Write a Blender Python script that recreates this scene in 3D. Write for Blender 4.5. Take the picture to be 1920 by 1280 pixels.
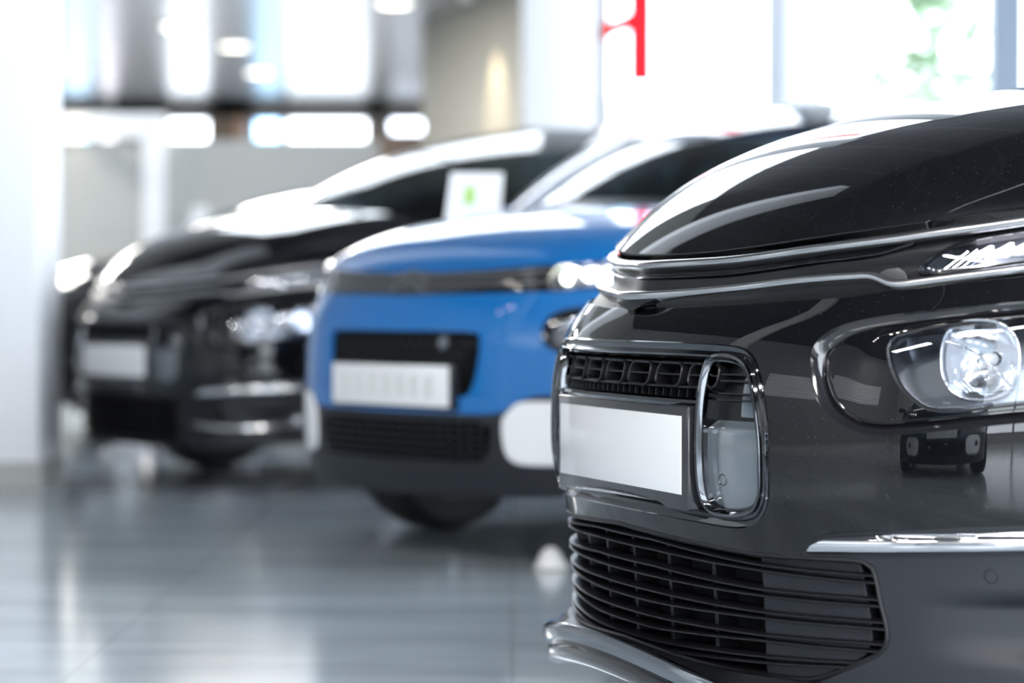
import bpy, bmesh, math, random
import numpy as np
from mathutils import Vector, Matrix
from mathutils.geometry import delaunay_2d_cdt
random.seed(4)
for o in list(bpy.data.objects): bpy.data.objects.remove(o)
SC = bpy.context.scene
# ------------------------------------------------------------------ camera
CAM_H = .76
cd = bpy.data.cameras.new('camera'); cam = bpy.data.objects.new('camera', cd); SC.collection.objects.link(cam)
cd.sensor_width = 36; cd.lens = 85; cd.clip_start = .05; cd.clip_end = 300
cam.location = (0, 0, CAM_H)
cam.rotation_euler = (math.radians(90) - math.atan(75/4533), 0, 0)
cd.dof.use_dof = True; cd.dof.focus_distance = 3.85; cd.dof.aperture_fstop = 2.2; cd.dof.aperture_blades = 0
SC.camera = cam
# ------------------------------------------------------------------ sky, exposure
w = bpy.data.worlds.new('sky'); SC.world = w; w.use_nodes = True
bg = w.node_tree.nodes['Background']; bg.inputs[0].default_value = (.86, .93, 1.0, 1); bg.inputs[1].default_value = 4.8
SC.view_settings.view_transform = 'Standard'; SC.view_settings.look = 'None'
SC.view_settings.exposure = .98; SC.view_settings.gamma = 1
# ------------------------------------------------------------------ fill lights added to brighten the hall
def area(name, loc, rot, sx, sy, power, col=(1, 1, 1)):
    l = bpy.data.lights.new(name, 'AREA'); l.shape = 'RECTANGLE'; l.size = sx; l.size_y = sy; l.energy = power; l.color = col
    o = bpy.data.objects.new(name, l); SC.collection.objects.link(o); o.location = loc; o.rotation_euler = rot
    return o
CEIL, HIGH = 3.25, 7.0
DN = (0, 0, 0)
for x in (-6.0, -2.0, 2.0): area('strip_light', (x, -4.5, HIGH-.05), DN, 2.4, .6, 300, (1, .98, .95))  # added fill behind the camera, brightens the column's near face
for i, (x, y) in enumerate([(-5, 17), (-5, 21), (-2, 18.5), (-3.6, 26)]):
    area('ceiling_panel_light', (x, y, CEIL - .03), DN, 1.2, 1.2, 110, (1, .97, .92))  # added fill, lifts the rear wall and low ceiling
# ------------------------------------------------------------------ body surface maths
_SP = {}
def herm(xs, ys, x):
    """Natural cubic spline through the knots, held at its ends."""
    k=(tuple(xs),tuple(ys))
    if k not in _SP:
        X=np.array(xs,float); Y=np.array(ys,float); n=len(X); h=np.diff(X); A=np.eye(n); r=np.zeros(n)
        for i in range(1,n-1):
            A[i,i-1]=h[i-1]; A[i,i]=2*(h[i-1]+h[i]); A[i,i+1]=h[i]; r[i]=6*((Y[i+1]-Y[i])/h[i]-(Y[i]-Y[i-1])/h[i-1])
        _SP[k]=(X,Y,np.linalg.solve(A,r))
    X,Y,m=_SP[k]; x=np.clip(x,X[0],X[-1]); i=np.clip(np.searchsorted(X,x,side='right')-1,0,len(X)-2)
    h=X[i+1]-X[i]; a=(X[i+1]-x)/h; b=(x-X[i])/h
    return a*Y[i]+b*Y[i+1]+((a**3-a)*m[i]+(b**3-b)*m[i+1])*h*h/6
def sst(a,b,x):
    t=np.clip((x-a)/(b-a),0,1); return t*t*(3-2*t)
class Shape:
    """Body surfaces of one car model in car space: x forward, y left, z up, metres."""
    def __init__(s, **k): s.__dict__.update(k)
    def S(s,y): return s.c1*y**2+s.c2*(y/s.W)**s.n
    def dS(s,y): return 2*s.c1*y+s.c2*s.n*(y/s.W)**(s.n-1)/s.W
    def nose(s, a, z, off=0.0):
        a=np.asarray(a,float); z=np.asarray(z,float); a,z=np.broadcast_arrays(a,z)
        sg=np.where(a<0,-1.0,1.0); u=np.abs(a); W=s.W
        yc=np.minimum(u,W); t=np.maximum(u-W,0)
        sl=s.dS(yc); k=1/s.dS(W)
        x=-s.S(yc)-t; y=yc+k*.06*(1-np.exp(-t/.06))
        ex=k*np.exp(-t/.06)
        nx=np.where(u<W,1/np.hypot(1,sl),ex/np.hypot(ex,1)); ny=np.where(u<W,sl/np.hypot(1,sl),1/np.hypot(ex,1))
        w=sst(W-.3,W+.05,u)
        o=(1-w)*herm(s.pz,s.pv,z)+w*herm(s.qz,s.qv,z)+s.bump(u,z)
        dx=(1-w)+w*nx; dy=w*ny
        # the extra offset goes along the plan normal
        return np.stack([x+dx*o+nx*off, sg*(y+dy*o+ny*off), z],-1)
    def bump(s,u,z): return 0*u
    def ze(s,u): return s.z0+s.k*np.minimum(u,s.W)**2
    def hood(s, a, d, off=0.0):
        a=np.asarray(a,float); d=np.asarray(d,float); a,d=np.broadcast_arrays(a,d)
        u=np.abs(a); e=np.exp(-d/.15)
        x=s.ph-s.S(u)-d
        z=s.z0+s.k*u**2*e+s.rise(d)-s.kc*u**2*(1-e)-s.edge*np.maximum(0,(u-(s.W-.12))/.12)**2+s.hbump(u,d)
        return np.stack([x,a,z+off],-1)
    def rise(s,d):
        A,a,B,b=s.R; return A*(1-np.exp(-d/a))+B*(1-np.exp(-d/b))
    def hbump(s,u,d): return 0*u
VAN=Shape(W=.9,c1=.33,c2=.55,n=5,z0=.84,k=.125,kc=.085,ph=-.096,edge=.03,
  pz=[.10,.20,.25,.33,.386,.464,.54,.629,.687,.726,.765,.80,.86,.95],
  pv=[-.03,-.012,-.01,-.005,.001,.024,.030,.024,.008,-.013,-.045,-.072,-.094,-.11],
  qz=[.10,.25,.45,.65,.80,.95,1.1],qv=[-.05,-.015,0,.005,0,-.012,-.03],
  R=(.181,.16,.271,1.15))
def _vb(u,z):
    zh=.338+.0*(u-.6); zl=.232-.05*(u-.6)
    t=np.clip((z-zl)/(zh-zl),0,1)
    return -.075*sst(.60,.80,u)*(1-sst(.95,1.05,u))*sst(0,.45,t)*sst(1,.80,t)
VAN.bump=_vb
def _vh(u,d):
    sc=.36+.16*sst(0,.25,d)
    x=u-sc
    return -.28*(np.sqrt(np.maximum(x,0)**2+.004**2)-.004)*(1-np.exp(-d/.12))*(1-sst(.5,.9,d)*.6)
VAN.hbump=_vh
C3=Shape(W=.87,c1=.22,c2=.48,n=5,z0=.845,k=.08,kc=.10,ph=-.08,edge=.03,
  pz=[.10,.20,.30,.40,.50,.60,.68,.74,.80,.90],
  pv=[-.06,-.03,.0,.01,.012,.008,-.0,-.02,-.05,-.08],
  qz=[.10,.25,.45,.65,.80,.95,1.1],qv=[-.05,-.01,0,.005,0,-.012,-.03],
  R=(.13,.13,.16,.9))
# ------------------------------------------------------------------ materials
def mat(name, col=(.5, .5, .5), rough=.5, metal=0, coat=0, spec=.5, emit=None, es=0, coat_rough=.03):
    m = bpy.data.materials.new(name); m.use_nodes = True
    b = m.node_tree.nodes['Principled BSDF']
    b.inputs['Base Color'].default_value = (*col, 1); b.inputs['Roughness'].default_value = rough
    b.inputs['Metallic'].default_value = metal; b.inputs['Coat Weight'].default_value = coat
    b.inputs['Coat Roughness'].default_value = coat_rough; b.inputs['Specular IOR Level'].default_value = spec
    if emit: b.inputs['Emission Color'].default_value = (*emit, 1); b.inputs['Emission Strength'].default_value = es
    return m
def bump(m, scale, strength, dist=.001, kind='ShaderNodeTexNoise', det=3):
    nt = m.node_tree; b = nt.nodes['Principled BSDF']
    tc = nt.nodes.new('ShaderNodeTexCoord'); n = nt.nodes.new(kind); bp = nt.nodes.new('ShaderNodeBump')
    n.inputs['Scale'].default_value = scale
    if kind == 'ShaderNodeTexNoise': n.inputs['Detail'].default_value = det
    nt.links.new(tc.outputs['Object'], n.inputs['Vector']); nt.links.new(n.outputs[0], bp.inputs['Height'])
    bp.inputs['Strength'].default_value = strength; bp.inputs['Distance'].default_value = dist
    nt.links.new(bp.outputs[0], b.inputs['Normal'])
    return m
def glass(name, tint=(1, 1, 1), ior=1.5, through=1.0, rough=0.0):
    """Thin pane: mirror by Fresnel over tinted see-through."""
    m = bpy.data.materials.new(name); m.use_nodes = True; nt = m.node_tree; nt.nodes.clear()
    out = nt.nodes.new('ShaderNodeOutputMaterial'); mix = nt.nodes.new('ShaderNodeMixShader')
    fr = nt.nodes.new('ShaderNodeFresnel'); ge = nt.nodes.new('ShaderNodeNewGeometry'); mi_ = nt.nodes.new('ShaderNodeMix')
    mi_.inputs[2].default_value = ior; mi_.inputs[3].default_value = 1/ior
    nt.links.new(ge.outputs['Backfacing'], mi_.inputs[0]); nt.links.new(mi_.outputs[0], fr.inputs[0])
    tr = nt.nodes.new('ShaderNodeBsdfTransparent'); tr.inputs[0].default_value = (*[c*through for c in tint], 1)
    gl = nt.nodes.new('ShaderNodeBsdfGlossy'); gl.inputs['Roughness'].default_value = rough
    nt.links.new(fr.outputs[0], mix.inputs[0]); nt.links.new(tr.outputs[0], mix.inputs[1]); nt.links.new(gl.outputs[0], mix.inputs[2])
    nt.links.new(mix.outputs[0], out.inputs[0])
    return m
def speckled_paint(name, col, coat=1.0):
    """Gloss paint with a trace of dust on it."""
    m = mat(name, col, .025, 0, 0, .6); nt = m.node_tree; b = nt.nodes['Principled BSDF']
    tc = nt.nodes.new('ShaderNodeTexCoord'); n = nt.nodes.new('ShaderNodeTexNoise'); n.inputs['Scale'].default_value = 420
    n.inputs['Detail'].default_value = 1; r = nt.nodes.new('ShaderNodeValToRGB')
    r.color_ramp.elements[0].position = .74; r.color_ramp.elements[0].color = (*col, 1)
    r.color_ramp.elements[1].position = .80; r.color_ramp.elements[1].color = (*[c*.6+.10 for c in col], 1)
    nt.links.new(tc.outputs['Object'], n.inputs['Vector']); nt.links.new(n.outputs[0], r.inputs[0]); nt.links.new(r.outputs[0], b.inputs['Base Color'])
    return m
M = {}
M['black'] = speckled_paint('black_paint', (.003, .0033, .0045))
M['blue'] = mat('blue_paint', (.004, .15, .46), .5, 0, 1, .2)
M['teal'] = mat('dark_teal_paint', (.003, .035, .055), .5, 0, 1, .2)
M['pblack'] = mat('piano_black_trim', (.008, .008, .010), .08, 0, 1)
M['chrome'] = mat('bright_chrome', (.72, .73, .76), .06, 1)
M['satin'] = mat('satin_chrome', (.55, .55, .56), .22, 1)
M['dchrome'] = mat('smoked_chrome', (.085, .09, .10), .06, 1, coat=.5)
M['lipchrome'] = mat('dark_lip_chrome', (.32, .34, .37), .10, 1)
M['matte'] = bump(mat('grained_dark_plastic', (.017, .0195, .025), .48, spec=.35), 900, .25, .0004)
M['grille'] = mat('grille_black_plastic', (.007, .0072, .009), .36, spec=.35)
M['void'] = mat('dark_recess', (.004, .004, .005), .8)
M['rubber'] = mat('tyre_rubber', (.012, .012, .013), .65)
M['plate'] = mat('white_plate', (.84, .85, .86), .12, 0, .6)
M['plategrey'] = mat('plate_print', (.66, .68, .67), .35)
M['pframe'] = mat('plate_holder', (.02, .021, .025), .2, 0, .5)
M['pod'] = mat('smoked_reflector_panel', (.12, .14, .16), .12, 0, 1)
M['white'] = mat('white_gloss_trim', (.85, .86, .88), .15, 0, .5)
M['alloy'] = mat('alloy_rim', (.5, .5, .52), .25, 1)
M['lens'] = glass('clear_lamp_lens', (.95, .97, 1), 1.45)
M['glassdark'] = glass('tinted_car_glass', (.20, .24, .25), 1.75)
M['glassteal'] = glass('green_tinted_car_glass', (.45, .62, .66), 1.55)
M['bowl'] = mat('lamp_reflector', (.82, .84, .88), .12, 1)
M['lampback'] = mat('lamp_housing', (.16, .17, .19), .18, .8)
M['led'] = mat('lit_daylight_lamp', (.9, .9, .95), .3, emit=(.93, .92, 1), es=3)  # emission stands in for bright light mirrored in the chrome petals
M['glow'] = mat('lit_front_lamp', (.9, .9, .8), .3, emit=(.97, 1, .80), es=5)  # emission stands in for the highlight in the lamp reflector
M['interior'] = mat('dark_cabin_cloth', (.03, .032, .035), .8)
# ------------------------------------------------------------------ mesh helpers
def empty(name, loc=(0, 0, 0), rz=0, label=None, cat=None, group=None):
    o = bpy.data.objects.new(name, None); SC.collection.objects.link(o); o.location = loc; o.rotation_euler = (0, 0, rz)
    tag(o, label, cat, group); return o
def tag(o, label=None, cat=None, group=None, kind=None):
    if label: o['label'] = label
    if cat: o['category'] = cat
    if group: o['group'] = group
    if kind: o['kind'] = kind
    return o
class Acc:
    """Collects geometry (with optional own normals) for ONE mesh object."""
    def __init__(s): s.v = []; s.f = []; s.n = []; s.fm = []
    def add(s, verts, faces, normals=None, mi=0):
        k = len(s.v); s.v += [tuple(map(float, p)) for p in verts]
        s.n += [None]*len(verts) if normals is None else [tuple(map(float, p)) for p in normals]
        s.f += [tuple(i+k for i in f) for f in faces]; s.fm += [mi]*len(faces); return s
    def build(s, name, m, parent=None, angle=35):
        me = bpy.data.meshes.new(name); me.from_pydata(s.v, [], s.f)
        for x in (m if isinstance(m, (list, tuple)) else [m]): me.materials.append(x)
        me.polygons.foreach_set('material_index', s.fm); me.polygons.foreach_set('use_smooth', [True]*len(s.f))
        me.update()
        if any(n is not None for n in s.n):
            me.normals_split_custom_set_from_vertices([n if n is not None else (0, 0, 0) for n in s.n])
        else: me.set_sharp_from_angle(angle=math.radians(angle))
        o = bpy.data.objects.new(name, me); SC.collection.objects.link(o)
        if parent: o.parent = parent
        return o
def box(acc, x0, x1, y0, y1, z0, z1, mi=0, bev=0):
    if bev:
        bm = bmesh.new(); bmesh.ops.create_cube(bm, size=1)
        for v in bm.verts: v.co = Vector(((x0+x1)/2+v.co.x*(x1-x0), (y0+y1)/2+v.co.y*(y1-y0), (z0+z1)/2+v.co.z*(z1-z0)))
        bmesh.ops.bevel(bm, geom=bm.edges[:], offset=bev, segments=2, affect='EDGES', profile=.5)
        bm.verts.index_update(); acc.add([v.co[:] for v in bm.verts], [[v.index for v in f.verts] for f in bm.faces], mi=mi); bm.free(); return acc
    v = [(x, y, z) for x in (x0, x1) for y in (y0, y1) for z in (z0, z1)]
    return acc.add(v, [(0, 1, 3, 2), (4, 6, 7, 5), (0, 4, 5, 1), (2, 3, 7, 6), (0, 2, 6, 4), (1, 5, 7, 3)], mi=mi)
def normal(P, a, v, off=0.0):
    h = 1e-3
    n = np.cross(P(a+h, v, off)-P(a-h, v, off), P(a, v+h, off)-P(a, v-h, off))
    return n/np.maximum(np.linalg.norm(n, axis=-1, keepdims=True), 1e-12)
def area2(p): return sum(p[i-1][0]*p[i][1]-p[i][0]*p[i-1][1] for i in range(len(p)))/2
def ccw(p): return list(p) if area2(p) > 0 else list(p)[::-1]
def mirror(p): return [(-a, b) for a, b in p][::-1]
def sym(p): return ccw(list(p)+[(-a, b) for a, b in p[::-1] if abs(a) > 1e-6])
def inset(p, d):
    """Move a CCW outline inward by d in its own plane."""
    p = np.array(ccw(p), float); e = np.roll(p, -1, 0)-p; e /= np.maximum(np.linalg.norm(e, axis=1, keepdims=True), 1e-9)
    n = np.stack([-e[:, 1], e[:, 0]], 1); m = n+np.roll(n, 1, 0); m /= np.maximum(np.linalg.norm(m, axis=1, keepdims=True), 1e-9)
    c = np.maximum((m*n).sum(1), .5)
    return [tuple(q) for q in p+m*(d/c)[:, None]]
def smooth_loop(p, h=.01, closed=True, corner=99):
    """Catmull-Rom through the points, resampled at about h."""
    p = np.array(p, float); n = len(p); out = []
    for i in range(n if closed else n-1):
        if closed: a, b, c, d = p[i-1], p[i], p[(i+1) % n], p[(i+2) % n]
        else: a, b, c, d = p[max(i-1, 0)], p[i], p[i+1], p[min(i+2, n-1)]
        L = np.linalg.norm(c-b); k = max(1, int(math.ceil(L/h)))
        # centripetal style tangents limited to the segment length keep the corners tight
        t0 = (c-a); t1 = (d-b); t0 = t0/max(np.linalg.norm(t0), 1e-9)*L; t1 = t1/max(np.linalg.norm(t1), 1e-9)*L
        for j in range(k):
            t = j/k; out.append(tuple((2*t**3-3*t**2+1)*b+(t**3-2*t**2+t)*t0+(-2*t**3+3*t**2)*c+(t**3-t**2)*t1))
    if not closed: out.append(tuple(p[-1]))
    return out
def dense(p, h):
    out = []; n = len(p)
    for i in range(n):
        a, b = np.array(p[i], float), np.array(p[(i+1) % n], float); k = max(1, int(math.ceil(np.linalg.norm(b-a)/h)))
        out += [tuple(a+(b-a)*j/k) for j in range(k)]
    return out
def pip(pts, poly):
    x, y = pts[:, 0], pts[:, 1]; r = np.zeros(len(pts), bool); q = np.array(poly)
    for i in range(len(q)):
        (x0, y0), (x1, y1) = q[i-1], q[i]
        if y0 == y1: continue
        c = ((y0 > y) != (y1 > y)) & (x < (x1-x0)*(y-y0)/(y1-y0)+x0); r ^= c
    return r
def near(pts, poly, d):
    q = np.array(poly); r = np.zeros(len(pts), bool)
    for i in range(len(q)):
        a, b = q[i-1], q[i]; e = b-a; L = max((e*e).sum(), 1e-12)
        t = np.clip(((pts-a)@e)/L, 0, 1); r |= np.linalg.norm(pts-(a+t[:, None]*e), axis=1) < d
    return r
def panel(acc, P, outline, holes=(), h=.015, off=0.0, flange=.012, r=.0025, mi=0, hx=None, offf=None):
    """A sheet of body surface P(a, v, off) cut to the outline, with rounded and turned-in edges."""
    if offf is not None:
        P0 = P; P = lambda a, v, o: P0(a, v, o+offf(a, v))
    hx = hx or h
    outer = dense(ccw(outline), hx); hs = [dense(ccw(q), hx)[::-1] for q in holes]
    sc = np.array([h/hx if False else 1.0, 1.0])
    lo = np.min(outer, 0); hi = np.max(outer, 0)
    gx, gy = np.meshgrid(np.arange(lo[0]+hx/2, hi[0], hx), np.arange(lo[1]+h/2, hi[1], h)); gx[1::2] += hx/2
    g = np.stack([gx.ravel(), gy.ravel()], 1); keep = pip(g, outer) & ~near(g, outer, h*.45)
    for q in hs: keep &= ~pip(g, q) & ~near(g, q, h*.45)
    g = g[keep]; verts = []; edges = []
    for loop in [outer]+hs:
        k = len(verts); verts += loop; edges += [(k+i, k+(i+1) % len(loop)) for i in range(len(loop))]
    nb = len(verts); verts += [tuple(q) for q in g]
    vo, eo, fo, ov, oe, of = delaunay_2d_cdt([Vector(q) for q in verts], edges, [], 0, 1e-6, True)
    V = np.array([v[:] for v in vo]); F = np.array([f for f in fo if len(f) == 3])
    c = V[F].mean(1); k = pip(c, outer)
    for q in hs: k &= ~pip(c, q)
    F = F[k]
    P3 = P(V[:, 0], V[:, 1], off); N3 = normal(P, V[:, 0], V[:, 1], off)
    acc.add(P3, [tuple(int(i) for i in f) for f in F], N3, mi)
    if flange:
        for loop in [outer]+hs:
            L = np.array(loop); e = np.roll(L, -1, 0)-np.roll(L, 1, 0); e /= np.maximum(np.linalg.norm(e, axis=1, keepdims=True), 1e-9)
            op = np.stack([e[:, 1], -e[:, 0]], 1)*1e-3
            B = P(L[:, 0], L[:, 1], off); N = normal(P, L[:, 0], L[:, 1], off)
            O = P(L[:, 0]+op[:, 0], L[:, 1]+op[:, 1], off)-B; O -= (O*N).sum(1, keepdims=True)*N
            O /= np.maximum(np.linalg.norm(O, axis=1, keepdims=True), 1e-9)
            R1 = B+O*r*.7-N*r*.3; R2 = B+O*r-N*r; R3 = R2-N*flange; n = len(L)
            n1 = O+N; n1 /= np.linalg.norm(n1, axis=1, keepdims=True)
            vv = np.concatenate([B, R1, R2, R3]); nn = np.concatenate([N, n1, O, O])
            ff = [(j*n+i, (j+1)*n+i, (j+1)*n+(i+1) % n, j*n+(i+1) % n) for j in range(3) for i in range(n)]
            acc.add(vv, ff, nn, mi)
    return acc
def sweep(acc, pts, nrm, prof, closed=False, scale=None, mi=0, ptype='closed'):
    """Sweep the profile [(up or inward, outward)] along points with surface normals."""
    P = np.array(pts, float); N = np.array(nrm, float); n = len(P)
    T = (np.roll(P, -1, 0)-np.roll(P, 1, 0)) if closed else np.gradient(P, axis=0)
    T /= np.maximum(np.linalg.norm(T, axis=1, keepdims=True), 1e-9); B = np.cross(N, T); B /= np.maximum(np.linalg.norm(B, axis=1, keepdims=True), 1e-9)
    m = len(prof); V = []
    for i in range(n):
        s = 1 if scale is None else scale[i]
        for b, o in prof: V.append(P[i]+B[i]*b*s+N[i]*o*s)
    F = []
    for i in range(n if closed else n-1):
        for j in range(m if ptype == 'closed' else m-1):
            a = i*m+j; b = i*m+(j+1) % m; c = ((i+1) % n)*m+(j+1) % m; d = ((i+1) % n)*m+j; F.append((a, d, c, b))
    if not closed and ptype == 'closed': F += [tuple(range(m))[::1], tuple((n-1)*m+j for j in range(m))[::-1]]
    return acc.add(V, F, None, mi)
def on(P, pts, off=0.0):
    a = np.array([p[0] for p in pts]); v = np.array([p[1] for p in pts])
    return P(a, v, off), normal(P, a, v, off)
def rail(acc, P, pts, prof, off=0.0, closed=False, h=.015, scale=None, mi=0, smooth=True):
    q = smooth_loop(pts, h, closed) if smooth else (dense(pts, h) if closed else pts)
    if closed: q = ccw(q)
    p, n = on(P, q, off)
    sc = None if scale is None else [scale(i/(len(q)-1)) for i in range(len(q))]
    return sweep(acc, p, n, prof, closed, sc, mi)
def circ(r, k=10, b=1, o=1): return [(math.cos(2*math.pi*i/k)*r*b, math.sin(2*math.pi*i/k)*r*o) for i in range(k)]
def rrect(cx, cy, w, hh, r, k=5):
    out = []
    for sx, sy, a0 in ((1, -1, -90), (1, 1, 0), (-1, 1, 90), (-1, -1, 180)):
        for i in range(k+1):
            a = math.radians(a0+90*i/k); out.append((cx+sx*(w/2-r)+r*math.cos(a), cy+sy*(hh/2-r)+r*math.sin(a)))
    return out
def ring(cx, cz, r, k=28): return [(cx+r*math.cos(2*math.pi*i/k), cz+r*math.sin(2*math.pi*i/k)) for i in range(k)]
def grid(acc, fn, us, vs, mi=0, flip=False):
    V = [fn(u, v) for v in vs for u in us]; n = len(us)
    F = [(j*n+i, j*n+i+1, (j+1)*n+i+1, (j+1)*n+i) for j in range(len(vs)-1) for i in range(n-1)]
    if flip: F = [f[::-1] for f in F]
    return acc.add(V, F, None, mi)
def lathe(acc, prof, cx, cy, cz, k=40, side=1, mi=0):
    V = []; m = len(prof)
    for i in range(k):
        a = 2*math.pi*i/k
        for r, y in prof: V.append((cx+r*math.cos(a), cy+side*y, cz+r*math.sin(a)))
    return acc.add(V, [(i*m+j, i*m+j+1, ((i+1) % k)*m+j+1, ((i+1) % k)*m+j) for i in range(k) for j in range(m-1)], None, mi)
# ------------------------------------------------------------------ the hall
def tiles(name, c1, c2, size, mortar, rough, seam=.006, streak=True, coat=0):
    m = mat(name, c1, rough, coat=coat); nt = m.node_tree; b = nt.nodes['Principled BSDF']
    tc = nt.nodes.new('ShaderNodeTexCoord'); br = nt.nodes.new('ShaderNodeTexBrick')
    br.offset = 0; br.inputs['Scale'].default_value = 1; br.inputs['Brick Width'].default_value = size[0]; br.inputs['Row Height'].default_value = size[1]
    br.inputs['Mortar Size'].default_value = seam; br.inputs['Mortar Smooth'].default_value = .1
    br.inputs['Color1'].default_value = (*c1, 1); br.inputs['Color2'].default_value = (*c2, 1); br.inputs['Mortar'].default_value = (*mortar, 1)
    nt.links.new(tc.outputs['Object'], br.inputs['Vector'])
    if streak:
        mp = nt.nodes.new('ShaderNodeMapping'); mp.inputs['Scale'].default_value = (.8, 3.2, 1); n = nt.nodes.new('ShaderNodeTexNoise'); n.inputs['Scale'].default_value = 1.6; n.inputs['Detail'].default_value = 6
        mx = nt.nodes.new('ShaderNodeMix'); mx.data_type = 'RGBA'; mx.blend_type = 'MULTIPLY'; mx.inputs[0].default_value = 1
        r = nt.nodes.new('ShaderNodeMapRange'); r.inputs[1].default_value = .3; r.inputs[2].default_value = .7; r.inputs[3].default_value = .78; r.inputs[4].default_value = 1.1
        nt.links.new(tc.outputs['Object'], mp.inputs[0]); nt.links.new(mp.outputs[0], n.inputs['Vector']); nt.links.new(n.outputs[0], r.inputs[0])
        nt.links.new(br.outputs['Color'], mx.inputs[6]); nt.links.new(r.outputs[0], mx.inputs[7]); nt.links.new(mx.outputs[2], b.inputs['Base Color'])
    else: nt.links.new(br.outputs['Color'], b.inputs['Base Color'])
    return m
MF = tiles('polished_floor_tiles', (.47, .535, .59), (.485, .55, .605), (.9, .9), (.42, .47, .52), .13)
MC = tiles('grey_ceiling_tiles', (.055, .055, .06), (.06, .06, .065), (1.2, 1.2), (.11, .11, .115), .6, .022, False)
M['wall'] = mat('light_grey_wall', (.42, .42, .40), .6)
M['wwall'] = mat('white_wall', (.82, .83, .85), .55)
M['beige'] = mat('grey_beige_wall', (.22, .215, .19), .6)
M['mull'] = mat('blue_grey_window_post', (.16, .20, .25), .4)
M['pane'] = glass('window_pane', (.98, .99, 1), 1.3)
M['darkwood'] = mat('brown_shelving', (.16, .115, .085), .6)
def st(name, m, *boxes, bev=0, **k):
    a = Acc()
    for b in boxes: box(a, *b, bev=bev)
    return tag(a.build(name, m, None), kind='structure')
X0, X1, Y0, Y1 = -9.0, 9.0, -9.0, 30.0
st('floor', MF, (X0-.3, X1+.3, Y0-.3, Y1+.3, -.2, 0))
st('ceiling', MC, (X0-.3, X1+.3, Y0-.3, 17.4, HIGH, HIGH+.2))
MR = mat('slatted_metal_ceiling', (.33, .33, .335), .25, .2)
_nt = MR.node_tree; _tc = _nt.nodes.new('ShaderNodeTexCoord'); _w = _nt.nodes.new('ShaderNodeTexWave'); _w.bands_direction = 'Y'; _w.inputs['Scale'].default_value = 1.7
_bp = _nt.nodes.new('ShaderNodeBump'); _bp.inputs['Strength'].default_value = .8; _bp.inputs['Distance'].default_value = .012
_nt.links.new(_tc.outputs['Object'], _w.inputs[0]); _nt.links.new(_w.outputs[1], _bp.inputs['Height']); _nt.links.new(_bp.outputs[0], _nt.nodes['Principled BSDF'].inputs['Normal'])
st('ceiling_rear', MR, (X0-.3, .60, 17.5, Y1+.3, CEIL, CEIL+.2))
st('wall_upper', M['wwall'], (X0, .60, 17.4, 17.5, CEIL, CEIL+.6))
st('wall_left', mat('mid_grey_left_wall', (.24, .245, .25), .6), (X0-.2, X0, Y0, 17.4, 0, HIGH), (X0-.2, X0, 17.4, Y1, 0, CEIL))
st('baseboard_left', M['wall'], (X0, X0+.02, Y0, Y1, 0, .1))
st('wall_near', M['wall'], (X0, X1, Y0-.2, Y0, 0, .25), (X0, X1, Y0-.2, Y0, 4.0, HIGH), (X0, -3.0, Y0-.2, Y0, .25, 4.0))
def glazing(name, axis, at, lo, hi, z0, z1, n, fr=.035, mull=None, hbars=()):
    """A glazed wall of n panes along one axis, with its frame."""
    a = Acc(); step = (hi-lo)/n
    def bx(l, h, za, zb, d=.04):
        if axis == 'x': box(a, l, h, at-d, at+d, za, zb)
        else: box(a, at-d, at+d, l, h, za, zb)
    for i in range(n+1): c = lo+i*step; bx(c-fr, c+fr, z0, z1)
    bx(lo, hi, z0, z0+.06); bx(lo, hi, z1-.06, z1)
    for z in hbars: bx(lo, hi, z-.025, z+.025, .03)
    o = tag(a.build(name, mull or M['mull'], None), kind='structure')
    a = Acc()
    if axis == 'x': a.add([(lo, at, z0), (hi, at, z0), (hi, at, z1), (lo, at, z1)], [(0, 1, 2, 3)])
    else: a.add([(at, lo, z0), (at, hi, z0), (at, hi, z1), (at, lo, z1)], [(0, 3, 2, 1)])
    a.build('window_pane', M['pane'], o); return o
glazing('window_1', 'x', Y0-.1, -3.0, X1, .25, 4.0, 8, hbars=(2.4,))
glazing('window_2', 'y', X1, Y0, 17.2, .1, HIGH, 16, hbars=(2.6,))
# window wall at the back right
BY = 17.2
glazing('window_3', 'x', BY, .61, 1.91, .05, HIGH, 1, .02)
glazing('window_4', 'x', BY, 2.19, 3.42, .05, HIGH, 1, .02)
glazing('window_5', 'x', BY, 3.57, X1, .05, HIGH, 4, .06)
st('wall_back', M['wwall'], (1.885, 2.17, BY-.25, BY+.12, 0, HIGH), bev=.01)
st('trim_7', mat('grey_blue_column_face', (.42, .46, .52), .5), (1.80, 1.885, BY-.22, BY+.10, 0, HIGH))  # shade on the column's side, put into the strip's colour
st('trim_1', M['mull'], (3.38, 3.545, BY-.10, BY+.06, 0, HIGH))
glazing('window_13', 'x', 17.45, -2.9, .55, CEIL+.6, HIGH, 2)
st('wall_upper_left', M['wall'], (X0, -2.9, 17.4, 17.5, CEIL+.6, HIGH))
a = Acc(); sy = np.linspace(2.1, 3.7, 97); V = [(X0+.05+.02*math.sin(z*2*math.pi/.2), yy, z) for yy in (-6.5, 3.0) for z in sy]
a.add(V, [(i, i+1, 97+i+1, 97+i) for i in range(96)]); tag(a.build('trim_shutter', M['wwall']), kind='structure')
st('trim_banner', mat('dark_teal_banner', (.01, .07, .10), .6), (X0, X0+.04, 3.4, 4.5, .2, 3.4))
st('trim_panel', M['wwall'], (X0, X0+.05, 4.8, 6.6, .1, 3.4))
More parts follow.
